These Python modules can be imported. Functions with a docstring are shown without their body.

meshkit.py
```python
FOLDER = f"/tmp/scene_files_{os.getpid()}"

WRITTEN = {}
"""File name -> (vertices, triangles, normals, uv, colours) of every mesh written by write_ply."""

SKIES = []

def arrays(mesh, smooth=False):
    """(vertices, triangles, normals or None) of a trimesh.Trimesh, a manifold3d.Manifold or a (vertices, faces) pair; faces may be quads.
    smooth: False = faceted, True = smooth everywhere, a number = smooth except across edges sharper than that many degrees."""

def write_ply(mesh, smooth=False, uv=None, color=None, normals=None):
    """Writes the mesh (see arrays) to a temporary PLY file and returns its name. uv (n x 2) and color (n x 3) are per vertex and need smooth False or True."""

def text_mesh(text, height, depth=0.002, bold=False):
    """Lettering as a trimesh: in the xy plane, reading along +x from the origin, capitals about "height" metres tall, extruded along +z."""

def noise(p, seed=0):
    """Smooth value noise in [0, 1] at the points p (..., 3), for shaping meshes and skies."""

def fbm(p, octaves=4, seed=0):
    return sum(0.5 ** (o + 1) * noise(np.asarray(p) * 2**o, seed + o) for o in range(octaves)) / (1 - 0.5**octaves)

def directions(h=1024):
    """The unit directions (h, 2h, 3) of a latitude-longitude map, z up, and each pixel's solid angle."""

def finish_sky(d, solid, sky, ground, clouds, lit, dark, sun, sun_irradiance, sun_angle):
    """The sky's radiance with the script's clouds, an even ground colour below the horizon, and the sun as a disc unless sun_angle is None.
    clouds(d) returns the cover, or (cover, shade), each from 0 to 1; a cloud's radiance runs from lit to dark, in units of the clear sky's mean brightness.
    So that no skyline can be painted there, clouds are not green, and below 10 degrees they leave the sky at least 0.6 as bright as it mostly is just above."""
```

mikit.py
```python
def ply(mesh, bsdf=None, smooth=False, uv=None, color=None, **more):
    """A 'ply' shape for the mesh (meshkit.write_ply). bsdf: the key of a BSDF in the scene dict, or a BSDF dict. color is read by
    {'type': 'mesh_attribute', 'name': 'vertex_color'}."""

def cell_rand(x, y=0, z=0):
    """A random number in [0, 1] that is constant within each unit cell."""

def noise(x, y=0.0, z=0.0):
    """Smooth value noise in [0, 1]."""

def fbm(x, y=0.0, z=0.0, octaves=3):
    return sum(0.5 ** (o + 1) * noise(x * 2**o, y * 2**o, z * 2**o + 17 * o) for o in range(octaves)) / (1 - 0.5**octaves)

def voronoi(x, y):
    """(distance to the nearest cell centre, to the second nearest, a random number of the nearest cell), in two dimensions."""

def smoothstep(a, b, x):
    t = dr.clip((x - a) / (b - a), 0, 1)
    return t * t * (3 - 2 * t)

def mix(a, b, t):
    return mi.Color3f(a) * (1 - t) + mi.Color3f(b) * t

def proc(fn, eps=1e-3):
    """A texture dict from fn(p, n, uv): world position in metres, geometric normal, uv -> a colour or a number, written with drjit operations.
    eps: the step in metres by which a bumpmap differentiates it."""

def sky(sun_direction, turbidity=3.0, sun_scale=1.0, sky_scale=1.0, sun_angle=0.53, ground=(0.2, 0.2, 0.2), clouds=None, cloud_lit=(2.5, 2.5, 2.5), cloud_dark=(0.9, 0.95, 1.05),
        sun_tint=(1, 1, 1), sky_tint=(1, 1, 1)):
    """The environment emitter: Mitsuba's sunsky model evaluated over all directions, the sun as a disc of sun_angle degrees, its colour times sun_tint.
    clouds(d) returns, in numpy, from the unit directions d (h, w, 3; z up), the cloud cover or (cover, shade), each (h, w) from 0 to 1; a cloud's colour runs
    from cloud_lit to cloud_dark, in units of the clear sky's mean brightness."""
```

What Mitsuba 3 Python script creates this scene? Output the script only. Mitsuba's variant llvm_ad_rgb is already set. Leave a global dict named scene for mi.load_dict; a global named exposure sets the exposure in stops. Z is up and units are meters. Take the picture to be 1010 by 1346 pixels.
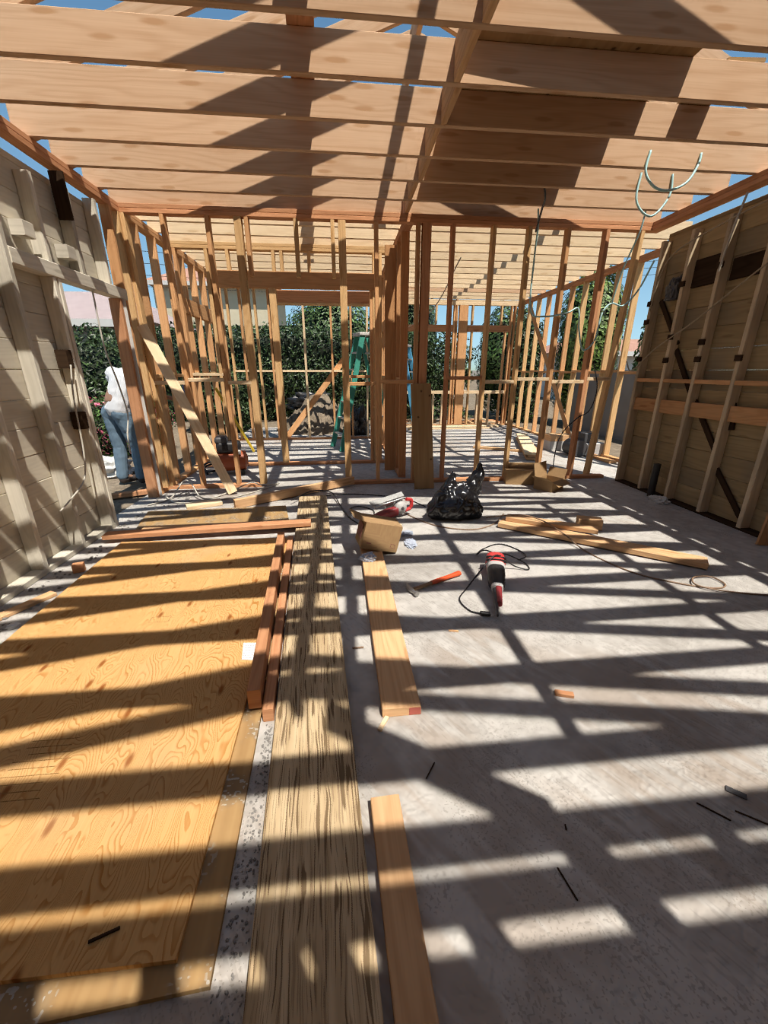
import math, random
import numpy as np, trimesh, mitsuba as mi, drjit as dr, mikit, meshkit
import manifold3d as m3
from mikit import proc, noise, fbm, voronoi, cell_rand, smoothstep, mix

# ------------------------------------------------------------------ camera, sky, exposure
FPX, WID, HEI = 530.0, 1010, 1346
YAW, PITCH, EYE = math.radians(5.723), math.radians(19.338), 1.30
fwd = [math.sin(YAW) * math.cos(PITCH), math.cos(YAW) * math.cos(PITCH), -math.sin(PITCH)]
T = mi.ScalarTransform4f
scene, labels = {"type": "scene"}, {}
scene["camera"] = {"type": "perspective", "fov_axis": "x", "fov": math.degrees(2 * math.atan(WID / 2 / FPX)), "near_clip": 0.02, "far_clip": 500.0,
                   "to_world": T().look_at(origin=[0, 0, EYE], target=[fwd[0], fwd[1], EYE + fwd[2]], up=[0, 0, 1])}
scene["sky"] = mikit.sky((0.24, -0.495, 1.0), turbidity=2.6, sun_scale=1.0, sky_scale=0.80, sun_angle=0.53, ground=(0.18, 0.165, 0.15), sun_tint=(0.90, 1.0, 1.15), sky_tint=(0.95, 1.08, 0.95))
exposure = 2.35
rng = random.Random(7)
nrg = np.random.default_rng(11)

# ------------------------------------------------------------------ materials
def C(r, g, b): return mi.Color3f(r, g, b)
def wood_fn(base, dark, knot=0.5, grain=1.0, tone=0.25, grey=0.0):
    """u runs along the grain in metres, v across; each piece has its own window of u, which also gives its tone."""
    def fn(p, n, uv):
        u, v = uv.x, uv.y
        pid = dr.floor(u / 20.0)
        lu = u - pid * 20.0
        w = fbm(lu * 1.1, v * 9.0, pid * 3.1, octaves=3)
        ring = 0.5 + 0.5 * dr.sin((v * 75.0 + w * 26.0) * 1.6)
        streak = noise(lu * 5.0, v * 260.0, pid)
        kd, _, kr = voronoi(lu * 2.3 + pid * 7.0, v * 11.0 + pid * 3.0)
        kn = dr.select(kr < knot, 1.0 - smoothstep(0.07, 0.20, kd), 0.0)
        t = dr.clip((0.42 * ring * ring + 0.35 * streak + 0.5 * (w - 0.4)) * grain + kn * 0.75, 0, 1)
        c = mix(base, dark, t)
        k = (1.0 - tone * 0.5) + tone * cell_rand(pid, 3, 5)
        c = c * C(1.08, 1.0, 0.88) * k
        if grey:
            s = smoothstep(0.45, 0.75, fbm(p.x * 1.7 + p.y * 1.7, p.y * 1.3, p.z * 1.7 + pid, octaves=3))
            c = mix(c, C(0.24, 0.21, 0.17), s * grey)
        return c
    return fn
ALB = 0.70
def mat(key, fn, rough=None, bump=None, scale=0.001, eps=1e-3):
    r = proc(lambda p, n, uv: fn(p, n, uv) * ALB)
    b = {"type": "diffuse", "reflectance": r} if rough is None else {"type": "principled", "base_color": r, "roughness": rough, "specular": 0.4}
    if bump is not None:
        b = {"type": "bumpmap", "arbitrary": proc(bump, eps), "scale": scale, "bsdf": b}
    scene["m_" + key] = {"type": "twosided", "bsdf": b}
    return key
def plain(key, rgb, rough=0.6, metallic=0.0, **more):
    scene["m_" + key] = {"type": "twosided", "bsdf": {"type": "principled", "base_color": {"type": "rgb", "value": [x * ALB for x in rgb]}, "roughness": rough, "metallic": metallic, **more}}
    return key
mat("fir", wood_fn((0.76, 0.56, 0.415), (0.57, 0.36, 0.225), 0.55, 0.75, 0.14))
mat("fir_pale", wood_fn((0.95, 0.80, 0.60), (0.75, 0.57, 0.38), 0.30, 0.7, 0.25))
mat("stud_orange", wood_fn((0.80, 0.49, 0.275), (0.56, 0.295, 0.145), 0.25, 0.8, 0.35))
mat("stud_yellow", wood_fn((0.86, 0.61, 0.35), (0.60, 0.37, 0.18), 0.25, 0.8, 0.30))
mat("board_red", wood_fn((0.74, 0.41, 0.25), (0.53, 0.255, 0.135), 0.3, 0.9, 0.25))
mat("board_tan", wood_fn((0.82, 0.56, 0.35), (0.60, 0.36, 0.20), 0.3, 0.9, 0.2))
mat("old_stud", wood_fn((0.86, 0.865, 0.83), (0.60, 0.60, 0.55), 0.25, 0.7, 0.3, 0.40))
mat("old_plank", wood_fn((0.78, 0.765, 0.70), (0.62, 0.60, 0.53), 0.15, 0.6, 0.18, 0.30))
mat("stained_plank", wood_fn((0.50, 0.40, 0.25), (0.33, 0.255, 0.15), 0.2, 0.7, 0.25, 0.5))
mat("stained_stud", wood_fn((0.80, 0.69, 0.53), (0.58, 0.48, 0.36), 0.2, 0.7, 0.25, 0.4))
mat("charred", wood_fn((0.075, 0.05, 0.035), (0.03, 0.02, 0.015), 0.1, 0.8, 0.4))
def ply_fn(p, n, uv):
    u, v = uv.x, uv.y
    wv = v + 0.05 * noise(u * 1.3, v * 4.0, 11.0)
    q = fbm(u * 1.1, wv * 6.5, 2.0, octaves=3) + 0.22 * noise(u * 4.5, wv * 15.0, 9.0) + 0.06 * noise(u * 17.0, wv * 40.0, 9.0)
    f = q * 34.0
    fr = f - dr.floor(f)
    line = smoothstep(0.45, 0.93, fr) * (1.0 - smoothstep(0.95, 1.0, fr)) * (0.35 + 0.65 * noise(dr.floor(f), u * 3.0, v * 9.0))
    fine = noise(u * 12.0, v * 300.0, 4.0)
    kd, _, kr = voronoi(u * 3.1 + 0.3 * v, v * 8.5)
    kn = dr.select(kr < 0.36, 1.0 - smoothstep(0.03, 0.14, kd), 0.0)
    c = mix(C(0.82, 0.50, 0.215), C(0.57, 0.265, 0.075), dr.clip(line + 0.22 * fine, 0, 1))
    c = mix(c, C(0.36, 0.13, 0.035), dr.clip(kn, 0, 1))
    dust = smoothstep(0.52, 0.75, fbm(u * 2.0, v * 2.0, 7.0, octaves=3))
    return mix(c, C(0.62, 0.48, 0.31), dust * 0.25)
mat("plywood", ply_fn)
def ply_dirty(p, n, uv):
    u, v = uv.x, uv.y
    c = mix(C(0.55, 0.36, 0.17), C(0.42, 0.25, 0.11), fbm(u * 1.5, v * 60.0, 1.0, octaves=2))
    d = smoothstep(0.42, 0.66, fbm(u * 9.0, v * 16.0, 3.0, octaves=5))
    s = smoothstep(0.72, 0.78, noise(u * 130.0, v * 130.0, 3.0)) * d * 0.8
    return mix(mix(c, C(0.28, 0.22, 0.15), d * 0.55), C(0.62, 0.58, 0.52), s)
mat("plywood_dirty", ply_dirty)
def panel_fn(p, n, uv):
    u, v = uv.x, uv.y
    c = mix(C(0.55, 0.35, 0.18), C(0.40, 0.23, 0.10), fbm(u * 3.0, v * 45.0, 1.0, octaves=3))
    kd, _, kr = voronoi(u * 9.0, v * 9.0)
    kn = dr.select(kr < 0.25, 1.0 - smoothstep(0.05, 0.16, kd), 0.0)
    return mix(c, C(0.10, 0.06, 0.03), kn * 0.9)
mat("plywood_rough", panel_fn)
def psl_h(p, n, uv):
    u, v = uv.x, uv.y
    wv = v + 0.016 * noise(u * 4.0, v * 12.0, 5.0) + 0.007 * noise(u * 16.0, v * 40.0, 6.0)
    a = noise(u * 8.0 + 2.0 * noise(u * 3.0, v * 60.0, 3.0), wv * 230.0, 1.0)
    b = noise(u * 14.0, wv * 480.0, 8.0)
    return dr.maximum(smoothstep(0.65, 0.80, a), smoothstep(0.62, 0.82, b) * 0.5)
def psl_fn(p, n, uv):
    u, v = uv.x, uv.y
    cr = psl_h(p, n, uv)
    strand = noise(u * 4.0, v * 70.0, 4.0)
    c = mix(C(0.78, 0.605, 0.385), C(0.56, 0.41, 0.24), strand)
    return mix(c, C(0.15, 0.09, 0.045), cr * 0.8)
mat("strand_beam", psl_fn, bump=lambda p, n, uv: 1.0 - psl_h(p, n, uv), scale=0.0012)
def conc_fn(p, n, uv):
    x, y = p.x, p.y
    a = fbm(x * 1.6, y * 1.6, 1.0, octaves=5)
    d = fbm((x + 0.7 * y) * 16.0, (y - 0.7 * x) * 3.0, 3.0, octaves=4)
    e = fbm(x * 22.0, y * 22.0, 4.0, octaves=3)
    c = mix(C(0.66, 0.635, 0.60), C(0.42, 0.395, 0.365), dr.clip(1.5 * a - 0.35 + 0.35 * (d - 0.5) + 0.9 * (e - 0.5), 0, 1))
    br = smoothstep(0.50, 0.68, fbm(x * 0.8 + 3.0, y * 0.9, 5.0, octaves=3)) * smoothstep(0.35, 0.6, d)
    c = mix(c, C(0.44, 0.36, 0.295), br * 0.6)
    st = smoothstep(0.62, 0.80, noise((x + 0.6 * y) * 130.0, (y - 0.6 * x) * 24.0, 6.0)) * smoothstep(0.48, 0.62, fbm(x * 2.2, y * 2.2, 8.0, octaves=2))
    pit = smoothstep(0.70, 0.82, noise(x * 210.0, y * 210.0, 12.0)) * smoothstep(0.40, 0.60, noise(x * 6.0, y * 6.0, 13.0))
    c = mix(c, C(0.30, 0.27, 0.24), pit * 0.45)
    return mix(c, C(0.24, 0.205, 0.175), st * 0.22)
def conc_h(p, n, uv):
    x, y = p.x, p.y
    return 0.7 * fbm((x + 0.7 * y) * 16.0, (y - 0.7 * x) * 5.0, 3.0, octaves=4) + 0.25 * noise(x * 120.0, y * 120.0, 2.0)
mat("concrete", conc_fn, bump=conc_h, scale=0.014, eps=3e-3)
def dirt_fn(p, n, uv):
    a = fbm(p.x * 3.0, p.y * 3.0, p.z * 3.0, octaves=4)
    g = noise(p.x * 40.0, p.y * 40.0, p.z * 40.0)
    return mix(C(0.36, 0.30, 0.23), C(0.20, 0.155, 0.11), dr.clip(a * 1.4 - 0.2, 0, 1)) * (0.75 + 0.5 * g)
mat("dirt", dirt_fn)
def stucco(a, b):
    return lambda p, n, uv: mix(a, b, fbm(p.x * 3.0, p.y * 3.0, p.z * 3.0, octaves=3))
mat("stucco_cream", stucco((0.78, 0.70, 0.52), (0.70, 0.62, 0.45)))
mat("stucco_white", stucco((0.78, 0.77, 0.74), (0.70, 0.69, 0.66)))
mat("block_grey", stucco((0.36, 0.34, 0.32), (0.28, 0.265, 0.25)))
mat("roof_tile", stucco((0.60, 0.36, 0.28), (0.48, 0.27, 0.21)))
mat("roof_pale", stucco((0.52, 0.43, 0.43), (0.45, 0.36, 0.36)))
def card_fn(p, n, uv):
    return mix(C(0.52, 0.34, 0.18), C(0.46, 0.29, 0.15), noise(uv.x * 30.0, uv.y * 6.0, 1.0))
mat("cardboard", card_fn)
plain("cardboard_print", (0.30, 0.12, 0.09), 0.8)
plain("black_plastic_bag", (0.012, 0.012, 0.014), 0.22, specular=0.7)
plain("black", (0.02, 0.02, 0.022), 0.45)
plain("paint_red", (0.62, 0.16, 0.12), 0.8)
plain("tool_grey", (0.42, 0.42, 0.41), 0.5)
plain("dark_grey", (0.07, 0.07, 0.075), 0.5)
plain("grey_metal", (0.55, 0.55, 0.54), 0.35, 0.85)
plain("silver_paint", (0.62, 0.61, 0.60), 0.45, 0.1)
plain("red", (0.62, 0.05, 0.05), 0.4)
plain("dark_red", (0.30, 0.035, 0.04), 0.45)
plain("orange_red", (0.80, 0.11, 0.03), 0.45)
plain("rust_orange", (0.45, 0.10, 0.03), 0.5)
plain("handle_wood", (0.30, 0.17, 0.08), 0.5)
plain("yellow", (0.85, 0.60, 0.05), 0.45)
plain("ladder_green", (0.05, 0.32, 0.24), 0.5)
plain("ladder_blue", (0.10, 0.38, 0.62), 0.5)
plain("aluminium", (0.70, 0.70, 0.70), 0.4, 0.6)
plain("teal_cable", (0.55, 0.88, 0.88), 0.5)
plain("white_cable", (0.62, 0.58, 0.50), 0.6)
plain("tan_cable", (0.45, 0.36, 0.24), 0.7)
plain("brown_cord", (0.30, 0.19, 0.12), 0.6)
plain("white_paper", (0.86, 0.86, 0.85), 0.8)
plain("ink", (0.30, 0.32, 0.42), 0.8)
plain("blue_white_plastic", (0.50, 0.56, 0.68), 0.4)
plain("white_shirt", (0.80, 0.81, 0.84), 0.9)
plain("jeans", (0.16, 0.24, 0.32), 0.9)
plain("boot", (0.06, 0.045, 0.04), 0.7)
plain("skin", (0.36, 0.20, 0.13), 0.6)
plain("hair", (0.02, 0.016, 0.013), 0.7)
plain("blue_fabric", (0.22, 0.25, 0.48), 0.9)
plain("window_glass", (0.10, 0.13, 0.15), 0.08)
plain("tarp_black", (0.02, 0.02, 0.022), 0.3, specular=0.6)
plain("stamp_ink", (0.36, 0.19, 0.06), 0.9)
def leaf_mat(key, rgb, trans):
    scene["m_" + key] = {"type": "twosided", "bsdf": {"type": "principled", "base_color": {"type": "mesh_attribute", "name": "vertex_color"}, "roughness": 0.45, "specular": 0.4}}
leaf_mat("leaf", None, None)
plain("bark", (0.14, 0.10, 0.07), 0.9)
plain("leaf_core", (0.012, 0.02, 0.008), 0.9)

# ------------------------------------------------------------------ helpers
used = {}
def numbered(key):
    k = used.get(key, -1) + 1
    used[key] = k
    return key if k == 0 else f"{key}_{k:03d}"
def put(name, mesh, m, parent=None, smooth=False, uv=None, color=None):
    key = numbered((parent + "__" if parent else "") + name)
    scene[key] = mikit.ply(mesh, "m_" + m, smooth=smooth, uv=uv, color=color)
    return key
def tag(key, label, category=None, group=None, kind=None):
    d = {"label": label}
    if category: d["category"] = category
    if group: d["group"] = group
    if kind: d["kind"] = kind
    labels[key] = d
    return key
def thing(name, label, category=None, group=None, kind=None):
    return tag(numbered(name), label, category, group, kind)
def unit(a): a = np.asarray(a, float); return a / np.linalg.norm(a)
pid_count = [0]
def beam_mesh(p0, p1, w, h, up=(0, 0, 1), ch=0.003, along=None, cut0=None, cut1=None):
    """A chamfered board from p0 to p1: width w sideways, height h along up. Returns vertices, faces, uv (uv in metres, u along the grain)."""
    p0, p1 = np.asarray(p0, float), np.asarray(p1, float)
    L = np.linalg.norm(p1 - p0); d = (p1 - p0) / L
    u_ = np.asarray(up, float); u_ = unit(u_ - d * (u_ @ d)); s = np.cross(d, u_)
    a, b = w / 2, h / 2
    ch = min(ch, a * 0.4, b * 0.4)
    prof = np.array([(a - ch, -b), (a, -b + ch), (a, b - ch), (a - ch, b), (-a + ch, b), (-a, b - ch), (-a, -b + ch), (-a + ch, -b)])
    per = np.concatenate([[0], np.cumsum(np.linalg.norm(np.roll(prof, -1, 0) - prof, axis=1))])
    pid_count[0] += 1
    uo, vo = (pid_count[0] * 37 % 61) * 20.0 + 4.0, (pid_count[0] * 13 % 17) * 0.73
    V, F, U = [], [], []
    def P(q, e):
        base = (p0, p1)[e]
        pt = base + s * q[0] + u_ * q[1]
        cut = (cut0, cut1)[e]
        if cut is not None:                       # bevel cut: slides the end along d as a function of height
            pt = pt + d * (q[1] * cut)
        return pt
    for i in range(8):
        j = (i + 1) % 8
        k = len(V)
        V += [P(prof[i], 0), P(prof[j], 0), P(prof[j], 1), P(prof[i], 1)]
        U += [(uo, vo + per[i]), (uo, vo + per[i + 1]), (uo + L, vo + per[i + 1]), (uo + L, vo + per[i])]
        F += [(k, k + 2, k + 1), (k, k + 3, k + 2)]
    for e in (0, 1):
        k = len(V)
        for q in prof:
            V.append(P(q, e)); U.append((uo + 0.1 * q[0], vo + q[1]))
        for i in range(1, 7):
            F.append((k, k + i, k + i + 1) if e == 0 else (k, k + i + 1, k + i))
    V, F, U = np.array(V), np.array(F), np.array(U)
    # fix orientation: outward
    c = (p0 + p1) / 2
    t = V[F]; nn = np.cross(t[:, 1] - t[:, 0], t[:, 2] - t[:, 0])
    flip = ((t.mean(1) - c - d * ((t.mean(1) - c) @ d)[:, None]) * nn).sum(1)
    capf = np.abs(nn @ d) > 0.5 * np.linalg.norm(nn, axis=1)
    flip = np.where(capf, ((t.mean(1) - c) * nn).sum(1), flip)
    F[flip < 0] = F[flip < 0][:, ::-1]
    return V, F, U
def board(parent, name, p0, p1, w, h, m, up=(0, 0, 1), **kw):
    V, F, U = beam_mesh(p0, p1, w, h, up, **kw)
    return put(name, (V, F), m, parent, uv=U)
def pick(p=0.55): return "stud_orange" if rng.random() < p else "stud_yellow"
def stud(parent, x, y, z0, z1, w=0.038, dpt=0.089, m=None, name="stud", axis="x", lean=0.0):
    """upright; w is measured along the wall (axis), dpt across it."""
    j = rng.uniform(-0.004, 0.004)
    if axis == "x":
        return board(parent, name, (x + j, y, z0), (x - j + lean, y, z1), w, dpt, m or pick(), up=(0, 1, 0))
    return board(parent, name, (x, y + j, z0), (x, y - j + lean, z1), w, dpt, m or pick(), up=(1, 0, 0))
def box(lo, hi): 
    m = trimesh.creation.box(bounds=[lo, hi]); return m
def rbox(sx, sy, sz, r=0.01, n=10):
    """rounded box centred on the origin"""
    s = m3.Manifold.sphere(r, n)
    parts = [s.translate((a * (sx / 2 - r), b * (sy / 2 - r), c * (sz / 2 - r))) for a in (-1, 1) for b in (-1, 1) for c in (-1, 1)]
    return tm(m3.Manifold.batch_hull(parts))
def tm(man):
    q = man.to_mesh(); return trimesh.Trimesh(np.array(q.vert_properties)[:, :3], np.array(q.tri_verts), process=False)
def xf(mesh, loc=(0, 0, 0), rz=0, rx=0, ry=0, s=1.0):
    m = mesh.copy()
    M = trimesh.transformations.euler_matrix(math.radians(rx), math.radians(ry), math.radians(rz), "sxyz")
    M[:3, 3] = loc
    m.apply_scale(s); m.apply_transform(M); return m
def join(*ms): return trimesh.util.concatenate(list(ms))
def spline(pts, n=8):
    p = np.asarray(pts, float)
    if len(p) < 3: return np.linspace(p[0], p[1], n)
    q = np.vstack([2 * p[0] - p[1], p, 2 * p[-1] - p[-2]])
    out = []
    for i in range(1, len(q) - 2):
        t = np.linspace(0, 1, n, endpoint=False)[:, None]
        a, b, c, d = q[i - 1], q[i], q[i + 1], q[i + 2]
        out.append(0.5 * ((2 * b) + (c - a) * t + (2 * a - 5 * b + 4 * c - d) * t ** 2 + (3 * b - a - 3 * c + d) * t ** 3))
    return np.vstack(out + [p[-1:]])
def tube(pts, r, sides=7, n=8, smooth_path=True):
    p = spline(pts, n) if smooth_path else np.asarray(pts, float)
    t = np.gradient(p, axis=0); t /= np.linalg.norm(t, axis=1, keepdims=True) + 1e-12
    a = np.cross(t, np.where(np.abs(t[:, 2:]) < 0.9, [0, 0, 1.0], [1.0, 0, 0])); a /= np.linalg.norm(a, axis=1, keepdims=True) + 1e-12
    b = np.cross(t, a); ang = np.arange(sides) * 2 * np.pi / sides
    rr = np.broadcast_to(r, (len(p),))
    v = p[:, None] + rr[:, None, None] * (np.cos(ang)[None, :, None] * a[:, None] + np.sin(ang)[None, :, None] * b[:, None])
    i, j = np.meshgrid(np.arange(len(p) - 1), np.arange(sides), indexing="ij")
    q = np.stack([i * sides + j, i * sides + (j + 1) % sides, (i + 1) * sides + (j + 1) % sides, (i + 1) * sides + j], -1).reshape(-1, 4)
    F = np.vstack([q[:, [0, 1, 2]], q[:, [0, 2, 3]]])
    V = v.reshape(-1, 3); k = len(V)
    V = np.vstack([V, p[0], p[-1]]); e = (len(p) - 1) * sides
    F = np.vstack([F, [(k, (jj + 1) % sides, jj) for jj in range(sides)], [(k + 1, e + jj, e + (jj + 1) % sides) for jj in range(sides)]])
    m = trimesh.Trimesh(V, F, process=False)
    m.fix_normals()
    return m
def loft(rings):
    """rings: list of (centre, half-width vec, half-height vec, power): a superellipse skin with end caps."""
    n = 20; ang = np.arange(n) * 2 * np.pi / n; V = []
    for c, a, b, pw in rings:
        ca, sa = np.cos(ang), np.sin(ang)
        V.append(np.asarray(c) + np.outer(np.sign(ca) * np.abs(ca) ** (2 / pw), a) + np.outer(np.sign(sa) * np.abs(sa) ** (2 / pw), b))
    k = len(rings); V = np.vstack(V); F = []
    for i in range(k - 1):
        for j in range(n):
            a, b = i * n + j, i * n + (j + 1) % n
            F += [(a, b, b + n), (a, b + n, a + n)]
    V = np.vstack([V, rings[0][0], rings[-1][0]]); q = k * n
    for j in range(n):
        F += [(q, (j + 1) % n, j), (q + 1, (k - 1) * n + j, (k - 1) * n + (j + 1) % n)]
    m = trimesh.Trimesh(V, F, process=False); m.fix_normals(); return m
def chain(joints, seg=10):
    """joints: list of ((p, r), (p, r)) bones, hulled and merged"""
    parts = []
    for (p, r), (q, s) in joints:
        parts.append(m3.Manifold.batch_hull([m3.Manifold.sphere(r, seg).translate(tuple(map(float, p))), m3.Manifold.sphere(s, seg).translate(tuple(map(float, q)))]))
    return m3.Manifold.batch_boolean(parts, m3.OpType.Add)
def soften(man, l=0.02, it=8):
    m = tm(man.refine_to_length(l)); m.merge_vertices(); trimesh.smoothing.filter_taubin(m, iterations=it); return m

# ------------------------------------------------------------------ dimensions of the place
XL, XR, XRR = -2.02, 3.36, 4.15        # inner faces: left wall, right wall of the near room, right wall of the far room
YB, YP, YW2, YW3, YW4 = -0.58, 4.76, 5.92, 8.22, 10.0
ZP, ZT = 2.70, 2.776                    # underside and top of the top plates
JD = 0.184                              # joist depth
JY = [2.39 + 0.40 * k for k in range(-7, 19)]
PIT, RX = 0.385, 0.69                   # roof pitch, ridge x

# ------------------------------------------------------------------ floor and ground
fl = put("floor", box((-2.18, -0.75, -0.12), (4.30, 10.12, 0.0)), "concrete")
tag(fl, "grey concrete slab floor streaked with brown stains under the new framing", kind="structure")
g = trimesh.creation.box(extents=(1, 1, 1)).subdivide().subdivide()
def ground_mesh():
    n = 90
    xs = np.concatenate([np.linspace(-60, -8, 16), np.linspace(-7.5, 7.5, 50), np.linspace(8, 60, 16)])
    ys = np.concatenate([np.linspace(-20, -2, 8), np.linspace(-1.5, 14, 50), np.linspace(15, 90, 20)])
    X, Y = np.meshgrid(xs, ys)
    P = np.stack([X, Y, 0 * X], -1)
    Z = -0.13 + 0.10 * (meshkit.fbm(P * 1.3, 4, 3) - 0.5) * ((X < -2.3) | (X > 4.4) | (Y > 10.2))
    V = np.stack([X, Y, Z], -1).reshape(-1, 3); w = len(xs)
    i, j = np.meshgrid(np.arange(len(ys) - 1), np.arange(w - 1), indexing="ij"); a = (i * w + j).ravel()
    return V, np.vstack([np.stack([a, a + 1, a + w + 1], 1), np.stack([a, a + w + 1, a + w], 1)])
gr = put("ground", ground_mesh(), "dirt", smooth=True)
tag(gr, "bare brown soil of the yard around the slab", kind="structure")

# ------------------------------------------------------------------ ceiling joists and roof
ceil = thing("ceiling", "row of new fir ceiling joists crossing the room under open sky", kind="structure")
for k, y in enumerate(JY):
    if y > 9.9: continue
    yy = y + 0.019
    z = ZT + JD / 2
    m = "fir" if y < 4.9 else ("fir_pale" if rng.random() < 0.8 else "fir")
    if y < 4.9:
        board(ceil, "joist", (XL - 0.10, yy, z), (XR + 0.10, yy, z), 0.038, JD, m)
    else:
        if y < 8.4: board(ceil, "joist", (XL - 0.10, yy, z), (0.79, yy, z), 0.038, JD, m)
        board(ceil, "joist", (0.69, yy + 0.04, z), (XRR + 0.06 + rng.uniform(-0.03, 0.03), yy + 0.04, z), 0.038, JD, m if rng.random() < 0.7 else "fir_pale")
    if y < 4.4:
        board(ceil, "blocking", (RX + 0.012 * (-1) ** k, y + 0.0395, z), (RX + 0.012 * (-1) ** k, y + 0.3985, z), 0.038, JD - 0.004, "board_tan")
roof = thing("roof", "open gable roof of fir rafters meeting at a ridge board", kind="structure")
zr = lambda x: ZT + PIT * ((x - XL) if x < RX else (2 * RX - XL - x))
def rafter(par, y, side, m="fir"):
    x0 = XL - 0.09 if side < 0 else 2 * RX - XL + 0.09
    x1 = RX - 0.02 if side < 0 else RX + 0.02
    off = 0.07 / math.cos(math.atan(PIT))
    board(par, "rafter", (x0, y, ZT - 0.03 + off), (x1, y, ZT + PIT * (RX - XL) + off), 0.038, 0.14, m, cut0=PIT * (1 if side < 0 else 1), cut1=PIT)
for y in JY:
    if y < 4.5:
        rafter(roof, y + 0.058, -1); rafter(roof, y + 0.058, 1)
rafter(roof, YB + 0.045, -1); rafter(roof, YB + 0.045, 1)
zrid = ZT + PIT * (RX - XL) + 0.07
board(roof, "ridge_board", (RX, YB - 0.05, zrid), (RX, 4.95, zrid), 0.038, 0.20, "fir")
board(roof, "ridge_post", (RX, 4.80, ZT), (RX, 4.80, zrid - 0.10), 0.038, 0.089, "fir", up=(0, 1, 0))
board(roof, "ridge_board", (2.64, 4.9, 3.32), (2.64, 9.9, 3.32), 0.038, 0.184, "fir")
for y in (4.86, 9.86):
    board(roof, "ridge_post", (2.64, y, ZT), (2.64, y, 3.23), 0.038, 0.089, "fir", up=(0, 1, 0))

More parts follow.
